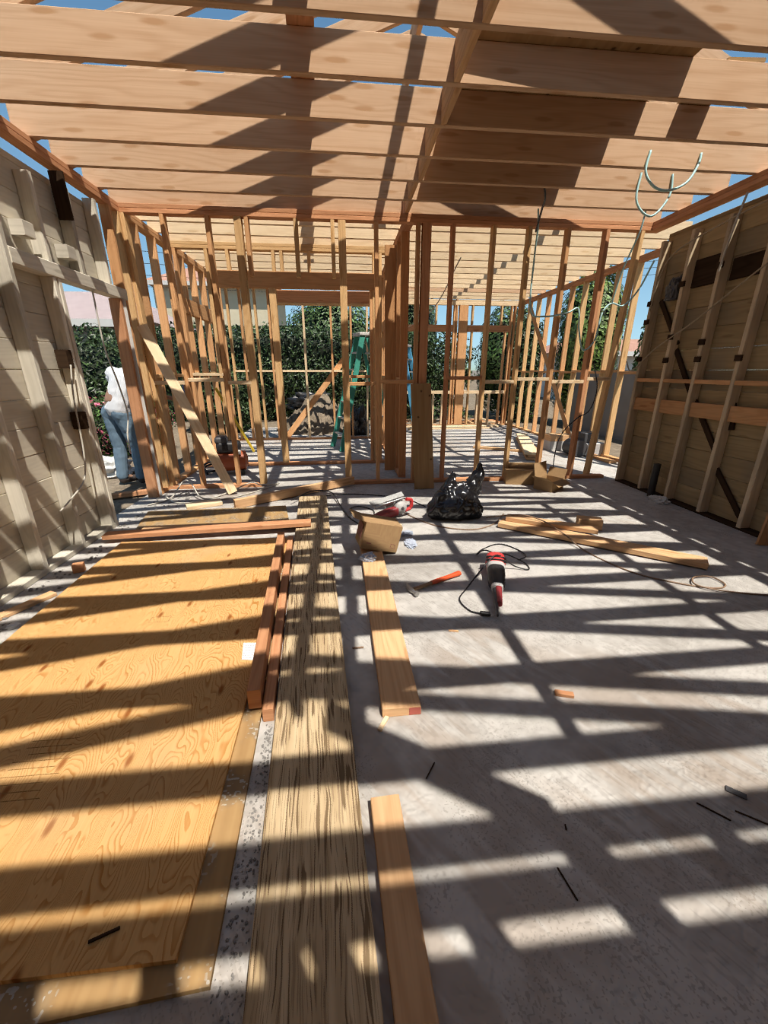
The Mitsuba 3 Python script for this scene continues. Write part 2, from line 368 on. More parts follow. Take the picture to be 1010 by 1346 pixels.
# ------------------------------------------------------------------ old walls of the near room
def old_wall(key, xin, sgn, y0, y1, studs, opening=None, pm="old_plank"):
    """sgn: direction from the inner face to the outside. Studs 92 mm deep, then sheathing planks."""
    xs, xo = xin + sgn * 0.046, xin + sgn * 0.103
    z, h = 0.02, 0.0
    row = 0
    while z < 2.62:
        h = 0.185 + rng.uniform(-0.006, 0.006)
        h = min(h, 2.64 - z)
        cuts = [y0] + sorted([y0 + (y1 - y0) * (0.35 + 0.3 * ((row * 0.37) % 1))]) + [y1]
        if opening and z < opening[2]:
            cuts = [c for c in cuts if c < opening[0]] + [opening[0]]
        for a, b in zip(cuts, cuts[1:]):
            if b - a > 0.05:
                board(key, "plank", (xo + rng.uniform(-.003, .003), a + 0.002, z + h / 2), (xo + rng.uniform(-.003, .003), b - 0.002, z + h / 2), 0.02, h - 0.0012, pm, ch=0.006)
        z += h; row += 1
    for y, a, b, m in studs:
        board(key, "stud", (xs, y, a), (xs, y + rng.uniform(-.01, .01), b), 0.042, 0.092, m, up=(1, 0, 0), ch=0.005)
wl = thing("wall_left", "old weathered timber wall on the left with grey studs and plank sheathing", kind="structure")
sl = [(y, 0.04, 2.55, "old_stud") for y in (-0.3, 0.13, 0.56, 0.98, 1.40, 1.82, 2.24, 2.66, 3.08)]
sl += [(3.50, 0.0, 1.93, "old_stud"), (3.555, 0.0, 1.93, "old_stud"), (3.50, 2.03, 2.55, "old_stud"), (3.90, 2.03, 2.60, "old_stud"), (4.30, 2.03, 2.66, "old_stud")]
old_wall(wl, XL, -1, YB, 4.5, sl, (3.58, 4.5, 2.0))
board(wl, "header", (XL - 0.04, 3.10, 1.98), (XL - 0.04, 4.55, 1.98), 0.095, 0.095, "old_stud", ch=0.006)
board(wl, "jamb", (XL - 0.05, 4.42, -0.1), (XL - 0.05, 4.42, 1.93), 0.045, 0.10, "board_red", up=(1, 0, 0))
board(wl, "jamb", (XL - 0.09, 3.595, 0.0), (XL - 0.09, 3.595, 1.93), 0.02, 0.12, "old_stud", up=(1, 0, 0))
board(wl, "trim_strip", (XL + 0.01, 4.45, 0.0), (XL + 0.01, 4.45, 1.93), 0.014, 0.03, "stucco_white", up=(1, 0, 0))
for y, z in ((3.30, 2.18), (3.74, 2.15), (2.9, 2.30)):
    board(wl, "block", (XL - 0.045, y, z), (XL - 0.045, y + 0.10, z), 0.088, 0.09, "old_stud")
for y, z in ((3.42, 1.38), (3.42, 0.93)):
    tag(board(wl, "charred_block", (XL - 0.04, y, z), (XL - 0.04, y + 0.07, z), 0.08, 0.13, "charred"), "charred block")
# splintered stub of a cut plank, hanging under the plate
board(wl, "stub", (XL - 0.02, 2.98, 2.64), (XL + 0.04, 2.93, 2.42), 0.04, 0.09, "old_stud", up=(0, 1, 0))
board(wl, "stub", (XL - 0.02, 2.55, 2.68), (XL - 0.02, 2.56, 2.30), 0.02, 0.10, "charred", up=(1, 0, 0))
board(wl, "stub", (XL - 0.02, 3.84, 2.68), (XL - 0.02, 3.85, 2.38), 0.02, 0.10, "charred", up=(1, 0, 0))
for z in (ZP + 0.019, ZP + 0.057):
    board(wl, "top_plate", (XL - 0.045, YB, z), (XL - 0.045, 4.80, z), 0.089, 0.037, "board_red")
board(wl, "bottom_plate", (XL - 0.045, YB, 0.02), (XL - 0.045, 3.58, 0.02), 0.089, 0.04, "old_stud")

wr = thing("wall_right", "old shaded timber wall on the right with dark studs, planks and an orange let-in ledger", kind="structure")
ry = [4.56, 4.16, 3.76, 3.34, 2.92, 2.50, 2.08, 1.66, 1.24, 0.82, 0.40, -0.02, -0.44]
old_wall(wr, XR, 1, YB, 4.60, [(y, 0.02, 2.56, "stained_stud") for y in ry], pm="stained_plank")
for z in (ZP - 0.02 + 0.019, ZP - 0.02 + 0.057):
    board(wr, "top_plate", (XR + 0.03, YB, z + 0.02), (XR + 0.03, 4.80, z + 0.02), 0.12, 0.037, "board_red")
board(wr, "bottom_plate", (XR + 0.05, YB, 0.012), (XR + 0.05, 4.58, 0.012), 0.09, 0.024, "charred")
for a, b in zip(ry[1:8], ry[:7]):
    board(wr, "fire_block", (XR + 0.02, a + 0.022, 1.20), (XR + 0.02, b - 0.022, 1.20), 0.04, 0.038, "stud_orange")
    board(wr, "ledger", (XR + 0.045, a + 0.022, 0.94), (XR + 0.045, b - 0.022, 0.94), 0.036, 0.135, "stud_orange")
for y, z in ((4.16, 1.40), (3.76, 1.40), (3.34, 1.40), (2.92, 1.40), (4.56, 1.42), (2.50, 0.40), (4.56, 1.98), (4.56, 1.80), (4.16, 1.62), (3.76, 1.55), (3.76, 2.18), (4.16, 2.10)):
    tag(board(wr, "charred_block", (XR - 0.003, y - 0.03, z), (XR - 0.003, y + 0.03, z), 0.02, 0.05, "charred"), "charred block")
for p, q in (((4.50, 2.0), (4.14, 1.55)), ((4.14, 1.50), (3.78, 1.02)), ((3.36, 1.10), (3.30, 0.80)), ((3.34, 0.44), (2.96, 0.06)), ((3.76, 1.02), (3.36, 0.55))):
    tag(board(wr, "diagonal_brace", (XR + 0.075, p[0], p[1]), (XR + 0.075, q[0], q[1]), 0.02, 0.05, "charred"), "charred diagonal brace")
for y0_, y1_, z0_, z1_ in ((2.0, 3.3, 2.02, 2.20), (3.4, 3.72, 2.05, 2.22), (3.8, 4.14, 2.06, 2.30)):
    tag(board(wr, "charred_plank", (XR + 0.085, y0_, (z0_ + z1_) / 2), (XR + 0.085, y1_, (z0_ + z1_) / 2), 0.012, z1_ - z0_, "charred"), "charred strip of sheathing")
wb = thing("wall_back", "stud wall at the near end with sun coming through its upper gaps", kind="structure")
for z0_, z1_ in ((0.02, 2.363), (2.478, 2.675)):
    n = max(1, round((z1_ - z0_) / 0.19)); hh = (z1_ - z0_) / n
    for i in range(n):
        board(wb, "plank", (XL - 0.1, YB - 0.06, z0_ + (i + 0.5) * hh), (XR + 0.1, YB - 0.06, z0_ + (i + 0.5) * hh), 0.02, hh - 0.001, "old_plank")
for x, w in ((-1.9, .05), (-1.5, .05), (-1.06, .05), (-.62, .05), (-.2, .06), (.10, .05), (.37, .06), (.48, .06), (.645, .08), (.86, .06), (1.275, .10), (1.70, .06), (2.14, .06), (2.6, .06), (3.05, .06)):
    board(wb, "stud", (x, YB - 0.005, 0.02), (x, YB - 0.005, ZP if w > 0.09 or x > 1.6 or x < -0.5 else 2.44), w, 0.088, "old_stud", up=(0, 1, 0))
for z in (ZP + 0.019, ZP + 0.057):
    board(wb, "top_plate", (XL, YB - 0.005, z), (XR, YB - 0.005, z), 0.089, 0.037, "board_red")
board(wb, "gable_brace", (1.27, YB, ZT), (0.78, YB, 3.70), 0.04, 0.14, "fir", up=(0, 1, 0))

# ------------------------------------------------------------------ new stud partitions
def plates(par, p0, p1, n=2, z=ZP, m="stud_orange", w=0.089):
    for i in range(n):
        board(par, "top_plate", (p0[0], p0[1], z + 0.019 + 0.038 * i), (p1[0], p1[1], z + 0.019 + 0.038 * i), w, 0.037, m)
def blocks(par, xs, y, z, axis="x", m=None, dpt=0.089, stag=0.0):
    for i, (a, b) in enumerate(zip(xs, xs[1:])):
        zz = z + (stag if i % 2 else -stag)
        if axis == "x": board(par, "blocking", (a + 0.02, y, zz), (b - 0.02, y, zz), dpt, 0.038, m or "fir_pale")
        else: board(par, "blocking", (y, a + 0.02, zz), (y, b - 0.02, zz), dpt, 0.038, m or "fir_pale")
P = thing("stud_partition", "nearest partition of upright orange studs spanning the whole room behind the black bag", "stud wall")
plates(P, (XL - 0.0, YP), (XR + 0.05, YP), 2, m="board_red")
board(P, "bottom_plate", (0.02, YP, 0.019), (3.30, YP, 0.019), 0.089, 0.038, "board_red")
board(P, "bottom_plate", (XL, YP, 0.019), (-0.98, YP, 0.019), 0.089, 0.038, "board_red")
for x, m, w in ((-2.0, "stud_yellow", .038), (-1.65, "stud_orange", .038), (-1.24, "stud_orange", .038), (-0.955, "stud_yellow", .07), (0.05, "stud_yellow", .075), (0.40, "stud_orange", .04), (0.83, "stud_orange", .038), (0.91, "board_red", .09),
                (1.19, "board_red", .038), (1.62, "stud_yellow", .038), (2.00, "stud_yellow", .038), (2.42, "stud_orange", .038), (2.85, "board_red", .042)):
    stud(P, x, YP, 0.038, ZP, w=w, m=m)
board(P, "stud", (3.12, YP + 0.06, 0.0), (3.24, YP, ZP), 0.04, 0.089, "stud_yellow", up=(0, 1, 0))
board(P, "stud", (-0.87, YP, 2.20), (-0.87, YP, ZP), 0.038, 0.089, "stud_orange", up=(0, 1, 0))
board(P, "stud", (-0.40, YP, 2.20), (-0.40, YP, ZP), 0.038, 0.089, "stud_yellow", up=(0, 1, 0))
board(P, "stud", (-0.04, YP, 2.20), (-0.04, YP, ZP), 0.038, 0.089, "stud_yellow", up=(0, 1, 0))
blocks(P, [0.05, 0.40, 0.83], YP, 1.17, m="stud_orange", stag=0.01)
blocks(P, [1.62, 2.00, 2.42, 2.85, 3.18], YP, 1.19, stag=0.015)
blocks(P, [1.19, 1.62], YP, 1.22, m="board_red")
blocks(P, [-2.0, -1.65, -1.24, -0.955], YP, 1.19, stag=0.015)
W2 = thing("stud_partition", "second stud partition with a deep door header across the left half", "stud wall")
plates(W2, (XL, YW2), (0.66, YW2), 2, m="stud_yellow")
board(W2, "bottom_plate", (XL, YW2, 0.019), (0.66, YW2, 0.019), 0.089, 0.038, "board_red")
board(W2, "header", (-1.56, YW2 - 0.02, 2.38), (0.50, YW2 - 0.02, 2.38), 0.06, 0.19, "stud_orange")
for x in (-1.98, -1.60, 0.46, 0.54): stud(W2, x, YW2, 0.038, ZP)
for x in (-1.35, -0.80, -0.70, -0.36, 0.05): stud(W2, x, YW2, 2.475, ZP, m="stud_yellow")
for x in (-1.55, 0.42): stud(W2, x, YW2 + 0.01, 0.038, 2.285, m="stud_orange")
stud(W2, -0.84, YW2 - 0.01, 0.038, 2.285, w=0.085, m="stud_yellow")
blocks(W2, [-1.98, -1.55], YW2, 1.25); blocks(W2, [0.05, 0.42], YW2, 1.22, m="stud_orange")
W3 = thing("stud_partition", "rear wall frame of thin studs with a diagonal brace in front of the soil pile", "stud wall")
plates(W3, (XL, YW3), (0.78, YW3), 2)
board(W3, "bottom_plate", (XL, YW3, 0.019), (0.78, YW3, 0.019), 0.089, 0.038, "board_red")
board(W3, "header", (-1.14, YW3, 2.55), (0.62, YW3, 2.55), 0.07, 0.20, "board_red")
board(W3, "header_plate", (-1.14, YW3, 2.43), (0.62, YW3, 2.43), 0.089, 0.038, "stud_yellow")
for x, m in ((-1.98, None), (-1.76, "stud_orange"), (-1.50, "stud_yellow"), (-1.26, "stud_orange"), (-1.21, "stud_yellow"), (0.64, None), (0.70, None)): stud(W3, x, YW3, 0.038, ZP, m=m)
for x, m in ((-1.15, "stud_yellow"), (-0.66, "fir_pale"), (-0.16, "stud_orange"), (0.20, "stud_orange"), (0.50, "fir_pale")): stud(W3, x, YW3, 0.038, 2.41, m=m)
blocks(W3, [-1.98, -1.76, -1.50, -1.26, -1.15, -0.66, -0.16, 0.20, 0.50], YW3, 1.29, m="fir_pale")
tag(board(W3, "diagonal_brace", (-1.12, YW3 + 0.055, 0.04), (0.10, YW3 + 0.055, 1.55), 0.02, 0.11, "stud_orange"), "diagonal brace board")
WC = thing("stud_partition", "partition running away from the viewer behind the leaning plywood panel", "stud wall")
plates(WC, (0.735, YP + 0.05), (0.735, YW3 + 1.4), 2, m="board_red")
board(WC, "bottom_plate", (0.735, 5.0, 0.019), (0.735, YW3 + 1.4, 0.019), 0.089, 0.038, "board_red")
ysC = [5.02, 5.40, 5.78, 6.16, 6.60, 7.0, 7.4, 7.8, 8.2, 8.6, 9.0]
for y in ysC: stud(WC, 0.735, y, 0.038, ZP, axis="y", m="stud_orange" if rng.random() < .8 else "board_red")
tag(board(WC, "post", (0.63, 5.44, 0.0), (0.63, 5.44, 2.68), 0.15, 0.04, "stud_orange", up=(0, 1, 0)), "wide dark orange post")
board(WC, "header", (0.735, 6.2, 1.98), (0.735, 8.2, 1.98), 0.07, 0.14, "stud_orange")
blocks(WC, ysC, 0.735, 1.2, axis="y", m="stud_orange")
WR = thing("stud_partition", "right exterior stud wall of the far room with trees seen through it", "stud wall")
for i in range(2): board(WR, "top_plate", (XRR, 4.62, ZP + 0.019 + 0.038 * i), (XRR, 10.05, ZP + 0.019 + 0.038 * i), 0.089, 0.037, "board_red")
board(WR, "bottom_plate", (XRR, 4.62, 0.019), (XRR, 10.05, 0.019), 0.089, 0.038, "stud_orange")
ysR = [4.70, 5.12, 5.54, 5.98, 6.42, 6.85, 7.28, 7.70, 8.12, 8.55, 8.98, 9.40, 9.85]
for y in ysR: stud(WR, XRR, y, 0.038, ZP, axis="y", m="stud_yellow" if y < 5.6 else None)
blocks(WR, ysR, XRR, 1.28, axis="y", m="stud_orange", stag=0.01)
board(WR, "diagonal_brace", (XRR - 0.052, 6.9, 0.05), (XRR - 0.052, 9.3, 2.6), 0.012, 0.12, "stud_orange")
W4 = thing("stud_partition", "far wall frame with window openings and short studs under a sill", "stud wall")
plates(W4, (0.78, YW4), (XRR, YW4), 3, m="fir_pale")
board(W4, "bottom_plate", (0.78, YW4, 0.019), (XRR, YW4, 0.019), 0.089, 0.038, "stud_orange")
xs4 = [0.80, 1.40, 2.02, 2.62, 2.78, 2.86, 3.02, 3.80, 4.06]
for x in (0.80, 2.62, 2.68, 3.98, 4.06): stud(W4, x, YW4, 0.038, ZP, m="stud_orange")
tag(stud(W4, 2.84, YW4, 0.038, ZP, w=0.20, m="stud_orange", name="post"), "wide post")
for x in (3.05, 3.40, 3.74): stud(W4, x, YW4, 2.30, ZP, m="stud_yellow")
stud(W4, 3.06, YW4, 0.038, 2.16, m="stud_yellow"); stud(W4, 3.86, YW4, 0.038, 2.16, m="stud_orange")
for x in (1.2, 1.7, 2.2): stud(W4, x, YW4, 2.30, ZP, m="stud_yellow")
for x0_, x1_ in ((0.82, 2.60), (2.95, 3.96)):
    board(W4, "header", (x0_, YW4, 2.22), (x1_, YW4, 2.22), 0.07, 0.14, "board_red")
    board(W4, "sill", (x0_, YW4, 0.80), (x1_, YW4, 0.80), 0.089, 0.07, "fir_pale")
for x in (1.2, 1.7, 2.2, 2.42, 3.30, 3.60): stud(W4, x, YW4, 0.038, 0.765, m="fir_pale")
WL = thing("stud_partition", "left exterior stud wall beyond the doorway with sky between its tall studs", "stud wall")
plates(WL, (XL - 0.045, 4.80), (XL - 0.045, 8.3), 2, m="stud_orange")
board(WL, "bottom_plate", (XL - 0.045, 4.50, 0.019), (XL - 0.045, 8.3, 0.019), 0.089, 0.038, "stud_orange")
ysL = [4.54, 4.70, 5.06, 5.48, 5.92, 6.34, 6.77, 7.2, 7.62, 8.05]
for y in ysL: stud(WL, XL - 0.045, y, 0.038, ZP, axis="y", m="stud_yellow" if y in (4.70,) else "stud_orange")
board(WL, "header", (XL - 0.045, 6.0, 2.12), (XL - 0.045, 7.6, 2.12), 0.07, 0.19, "stud_orange")
blocks(WL, ysL[1:], XL - 0.045, 1.25, axis="y", m="stud_yellow", stag=0.01)

# ------------------------------------------------------------------ boards and sheets lying about
def lumber(name, label, cat, p0, p1, w, h, m, up=(0, 0, 1), group=None, **kw):
    V, F, U = beam_mesh(p0, p1, w, h, up, **kw)
    return tag(put(name, (V, F), m, uv=U), label, cat, group)
def sheet(name, label, quad, z0, z1, m, cat="plywood sheet"):
    q = np.array(quad, float)                  # four corners, the grain runs from q0 to q3
    e = unit(np.append(q[3] - q[0], 0))[:2]; f = np.array([-e[1], e[0]])
    V, F, U = [], [], []
    loops = [[(x, y, z1) for x, y in q], [(x, y, z0) for x, y in q]]
    def face(pts, uvs):
        k = len(V); V.extend(pts); U.extend(uvs); F.extend([(k, k + 1, k + 2), (k, k + 2, k + 3)])
    uvq = [(p @ e + 20, p @ f + 5) for p in q]
    face(loops[0], uvq); face(loops[1][::-1], uvq[::-1])
    for i in range(4):
        j = (i + 1) % 4
        face([loops[1][i], loops[1][j], loops[0][j], loops[0][i]], [uvq[i], uvq[j], uvq[j], uvq[i]])
    F = np.array(F); V = np.array(V); 
    t = V[F]; nn = np.cross(t[:, 1] - t[:, 0], t[:, 2] - t[:, 0]); cc = V.mean(0)
    fl_ = ((t.mean(1) - cc) * nn).sum(1) < 0; F[fl_] = F[fl_][:, ::-1]
    return tag(put(name, (V, F), m, uv=np.array(U)), label, cat)
sheet("plywood_sheet", "upper of two plywood sheets on the floor at left, orange flame grain, clean face", [(-1.66, 0.585), (-0.42, 0.575), (-0.455, 3.06), (-1.76, 3.10)], 0.016, 0.031, "plywood")
sheet("plywood_sheet", "lower plywood sheet at left, only its dusty right and near margins showing", [(-1.62, 0.455), (-0.335, 0.53), (-0.42, 3.02), (-1.70, 3.02)], 0.0005, 0.0155, "plywood_dirty")
sheet("plywood_sheet", "plywood strip lying beyond the red crossing board at left", [(-1.80, 3.42), (-0.52, 3.52), (-0.60, 3.93), (-1.90, 3.88)], 0.0005, 0.018, "plywood_dirty")
lumber("strand_beam", "long cracked strand lumber beam laid flat on the floor beside the plywood", "beam", (-0.085, 0.20, 0.0225), (-0.345, 4.16, 0.0225), 0.285, 0.045, "strand_beam")
lumber("lumber_board", "reddish stud on edge on the plywood, left of the close pair", "board", (-0.384, 1.30, 0.076), (-0.505, 2.96, 0.076), 0.05, 0.089, "board_red")
lumber("lumber_board", "reddish stud tight against the strand beam, right of the close pair", "board", (-0.328, 1.26, 0.031), (-0.445, 3.02, 0.031), 0.042, 0.06, "board_red")
lumber("lumber_board", "wide tan plank flat on the concrete, red end near, carton at its far end", "board", (0.195, 1.235, 0.0205), (0.175, 3.24, 0.0205), 0.155, 0.04, "board_tan")
put("painted_end", box((0.225, 1.2335, 0.004), (0.271, 1.2352, 0.037)), "paint_red", "lumber_board_002")
labels["cardboard_box__printed_mark_001"] = {"label": "small dark print", "kind": "stuff"}
labels["lumber_board_002__painted_end"] = {"label": "red painted end"}
lumber("lumber_board", "tan plank at the bottom edge beside the strand beam", "board", (0.12, 0.20, 0.02), (0.092, 0.895, 0.02), 0.09, 0.04, "board_tan")
lumber("lumber_board", "reddish board lying crosswise over the far end of the plywood", "board", (-1.92, 3.18, 0.055), (-0.30, 3.27, 0.075), 0.10, 0.036, "board_red")
lumber("lumber_board", "second crosswise board just behind the reddish one", "board", (-1.70, 3.33, 0.036), (-0.42, 3.37, 0.036), 0.089, 0.036, "board_tan")
lumber("lumber_board", "pale stud angled across the far end of the strand beam", "board", (-1.10, 3.94, 0.046), (0.10, 4.68, 0.066), 0.05, 0.089, "board_tan")
lumber("lumber_board", "long board lying diagonally on the right half of the floor", "board", (1.36, 3.22, 0.03), (2.50, 2.30, 0.03), 0.14, 0.04, "board_tan")
lumber("lumber_board", "shorter board stacked on the diagonal board at right", "board", (1.42, 3.24, 0.07), (2.04, 2.86, 0.07), 0.10, 0.036, "board_tan")
lumber("wood_block", "short offcut block behind the diagonal board at right", "wood block", (2.02, 3.13, 0.045), (2.20, 3.06, 0.045), 0.11, 0.09, "board_tan")
lumber("wood_block", "pale offcut plank near the left posts at the foot of the tilted brace", "wood block", (-1.58, 3.98, 0.02), (-1.28, 4.12, 0.02), 0.14, 0.038, "fir_pale")
lumber("wood_block", "tiny offcut at the left edge of the plywood", "wood block", (-1.86, 2.66, 0.03), (-1.80, 2.68, 0.03), 0.05, 0.06, "board_red")
lumber("wood_block", "offcut leaning at the foot of the right wall", "wood block", (3.27, 2.60, 0.0), (3.315, 2.62, 0.26), 0.14, 0.02, "stud_orange", up=(0, 1, 0))
lumber("wood_block", "pale sliver of wood at the foot of the left wall", "wood block", (-1.98, 2.02, 0.012), (-1.80, 2.36, 0.012), 0.06, 0.022, "board_tan")
lumber("brace_board", "pale board leaning as a diagonal brace against the left studs", "board", (-1.24, 4.44, 0.02), (-1.96, 4.62, 1.72), 0.04, 0.10, "fir_pale", up=(1, 0.3, 0))
lumber("roof_plank", "dark plank lying lengthwise on top of the ceiling joists left of the ridge", "plank", (-0.10, 1.9, ZT + JD + 0.02), (-0.37, 6.7, ZT + JD + 0.02), 0.14, 0.038, "board_red")
lumber("roof_plank", "flat plank on the joists overhead near the gable, right of the ridge", "plank", (1.54, -0.4, ZT + JD + 0.02), (1.53, 2.25, ZT + JD + 0.02), 0.07, 0.038, "fir")
lumber("roof_plank", "flat plank on the joists overhead near the right wall", "plank", (2.74, -0.4, ZT + JD + 0.02), (2.74, 2.30, ZT + JD + 0.02), 0.07, 0.038, "fir")
lumber("roof_plank", "short wide board on the joists right of the dark plywood sheet", "plank", (2.36, 2.80, ZT + JD + 0.012), (2.40, 3.30, ZT + JD + 0.012), 0.22, 0.02, "plywood_rough")
q = [(0.74, 2.72), (2.02, 2.66), (2.12, 4.66), (0.80, 4.70)]
sheet("plywood_sheet", "dark plywood sheet lying on top of the ceiling joists at upper right", q, ZT + JD + 0.001, ZT + JD + 0.02, "plywood_rough")
def panel():
    p0, p1 = np.array((0.915, 4.44, 0.004)), np.array((0.885, 4.69, 1.16))
    V, F, U = beam_mesh(p0, p1, 0.23, 0.02, up=(0, -1, 0.2))
    return tag(put("plywood_offcut", (V, F), "plywood_rough", uv=U), "upright plywood offcut leaning on the post behind the saw", "plywood panel")
panel()
st = 0
for i, (dz, x0, x1) in enumerate(((0.03, 0, 0), (0.07, 0.03, 0.02), (0.11, -0.03, 0.0))):
    lumber("lumber_board", ["bottom", "middle", "top"][i] + " board of the pile lying lengthwise in the far right room", "board", (2.86 + x0, 5.80, dz), (3.52 + x1, 7.75, dz), 0.20, 0.037, "fir_pale" if i == 2 else "board_tan", group="pile of boards in the far room")
lumber("lumber_board", "loose board lying crosswise left of the pile in the far room", "board", (2.30, 6.95, 0.02), (3.02, 6.50, 0.02), 0.10, 0.036, "board_tan")
for i, (y, x0, x1) in enumerate(((9.62, 1.6, 3.75), (9.40, 1.5, 3.5), (9.80, 1.2, 3.9))):
    lumber("lumber_board", ["middle", "nearest", "farthest"][i] + " of three long boards flat at the foot of the far wall", "board", (x0, y, 0.02), (x1, y + 0.03, 0.02), 0.14, 0.036, "fir_pale")
for i, (x, y) in enumerate(((3.95, 6.1), (3.98, 7.2))):
    lumber("lumber_board", ["near", "far"][i] + " board lying along the foot of the right far wall", "board", (x, y - 0.6, 0.02), (x, y + 0.5, 0.02), 0.12, 0.036, "stud_orange")

# ------------------------------------------------------------------ bag, cartons, tools
def trash_bag():
    S = lambda p, r: m3.Manifold.sphere(r, 16).translate(p)
    b1 = m3.Manifold.batch_hull([S((-0.17, 0, 0.09), 0.09), S((0.16, -0.02, 0.08), 0.08), S((0.0, 0.12, 0.10), 0.10), S((-0.02, -0.06, 0.10), 0.10), S((0.06, 0.06, 0.24), 0.09), S((-0.06, 0.06, 0.22), 0.08)])
    e1 = m3.Manifold.batch_hull([S((-0.06, 0.06, 0.22), 0.085), S((-0.02, 0.06, 0.36), 0.03), S((-0.035, 0.07, 0.405), 0.012)])
    e2 = m3.Manifold.batch_hull([S((0.11, 0.05, 0.20), 0.09), S((0.17, 0.05, 0.36), 0.05), S((0.205, 0.06, 0.47), 0.012), S((0.235, 0.05, 0.40), 0.02), S((0.21, 0.05, 0.24), 0.03)])
    e3 = m3.Manifold.batch_hull([S((-0.20, -0.03, 0.06), 0.06), S((-0.255, -0.03, 0.085), 0.02), S((-0.15, 0, 0.2), 0.05)])
    m = tm((b1 + e1 + e2 + e3).refine_to_length(0.011)); m.merge_vertices(); trimesh.smoothing.filter_taubin(m, iterations=6)
    v, n = np.array(m.vertices), np.array(m.vertex_normals)
    a = v * [9, 9, 4]; a[:, 0] += 1.5 * meshkit.fbm(v * 6, 2, 5); w = meshkit.noise(a * 2.0, 3)
    b = meshkit.noise(v @ np.array([[22, 3, 0], [2, 20, 8], [-9, 0, 14.0]]), 8)
    v = v + n * ((np.abs(w - 0.5) * 2 - 0.4) * 0.032 + (np.abs(b - 0.5) * 2 - 0.5) * 0.015)[:, None]
    v[:, 2] = np.maximum(v[:, 2], 0.001)
    m.vertices = v
    return m
tag(put("trash_bag", xf(trash_bag(), (1.02, 3.46, 0.0), s=1.06), "black_plastic_bag", smooth=True), "full black plastic trash bag with two tied ears standing on the concrete", "trash bag")
def carton(name, label, loc, sx, sy, sz, rz, rx=0, ry=0, flaps=(), marks=False):
    t = thing(name, label, "cardboard box"); th = 0.004
    M = lambda m: xf(m, loc, rz, rx, ry)
    walls = join(box((-sx/2, -sy/2, 0), (sx/2, -sy/2+th, sz)), box((-sx/2, sy/2-th, 0), (sx/2, sy/2, sz)), box((-sx/2, -sy/2, 0), (-sx/2+th, sy/2, sz)), box((sx/2-th, -sy/2, 0), (sx/2, sy/2, sz)), box((-sx/2, -sy/2, 0), (sx/2, sy/2, th)))
    put("body", M(walls), "cardboard", t)
    for side, ang, ln in flaps:
        f = box((-(sx if side in "fb" else sy)/2 + .003, 0, -th/2), ((sx if side in "fb" else sy)/2 - .003, ln, th/2))
        f = xf(f, rx=ang)
        f = {"f": lambda: xf(f, (0, -sy/2, sz), rz=180), "b": lambda: xf(f, (0, sy/2, sz)), "l": lambda: xf(f, (-sx/2, 0, sz), rz=90), "r": lambda: xf(f, (sx/2, 0, sz), rz=-90)}[side]()
        put("flap", M(f), "cardboard", t)
    return t, M
t, M = carton("cardboard_box", "tilted brown carton on the tan plank beside the saw", (0.215, 2.80, 0.047), 0.28, 0.20, 0.205, 9, 0, 14, (("f", -178, 0.1), ("b", -176, 0.1), ("l", 12, 0.1)))
put("printed_mark", M(join(box((-0.1465, -0.06, 0.06), (-0.1452, 0.06, 0.17)))), "cardboard_print", t)
put("printed_mark", M(join(box((-0.105, -0.1012, 0.045), (-0.07, -0.1002, 0.052)), box((0.08, -0.1012, 0.03), (0.115, -0.1002, 0.033)), box((0.08, -0.1012, 0.06), (0.115, -0.1002, 0.063)), box((0.08, -0.1012, 0.03), (0.083, -0.1002, 0.063)), box((0.112, -0.1012, 0.03), (0.115, -0.1002, 0.063)))), "cardboard_print", t)
carton("cardboard_box", "flattened brown carton standing at the foot of the studs right of the trash bag", (2.16, 4.60, 0.0), 0.42, 0.20, 0.17, -12, 0, 0, (("f", -178, 0.10), ("b", 75, 0.06)))
carton("cardboard_box", "open brown carton with spread flaps, nearest of the right cartons", (2.36, 4.32, 0.0), 0.27, 0.22, 0.12, 34, 0, 0, (("f", -30, 0.09), ("l", 30, 0.10), ("r", 65, 0.11), ("b", 80, 0.17)))

def hammer():
    t = thing("hammer", "claw hammer with orange grip lying on the concrete", "hammer")
    a, b = np.array((0.385, 2.165, 0.02)), np.array((0.745, 2.355, 0.018)); d = unit(b - a); s = np.array((-d[1], d[0], 0)); z = np.array((0, 0, 1.0))
    L = np.linalg.norm(b - a)
    ring = lambda k, w, h: (a + d * k * L, s * w, z * h, 2.4)
    put("shaft", loft([ring(-0.02, .011, .009), ring(0.2, .011, .009), ring(0.45, .012, .010)]), "handle_wood", t, smooth=40)
    put("grip", loft([ring(0.40, .015, .012), ring(0.5, .0165, .013), ring(0.75, .0155, .012), ring(0.9, .018, .014), ring(1.0, .019, .015)]), "orange_red", t, smooth=40)
    o = a
    hd = [loft([(o - s * 0.012, d * .013, z * .013, 3), (o - s * 0.03, d * .011, z * .011, 2), (o - s * 0.042, d * .011, z * .011, 2), (o - s * 0.046, d * .0165, z * .0165, 2), (o - s * 0.062, d * .0165, z * .0165, 2)]),
          loft([(o - s * 0.014, d * .013, z * .014, 3), (o + s * 0.012, d * .014, z * .014, 3)])]
    for k in (-1, 1):
        hd.append(loft([(o + s * 0.01 + z * .006 * k, d * .011, z * .006, 3), (o + s * 0.045 + d * .006 + z * .008 * k, d * .008, z * .005, 3), (o + s * 0.085 + d * .03 + z * .009 * k, d * .003, z * .004, 3)]))
    put("head", join(*hd), "grey_metal", t, smooth=40)
hammer()
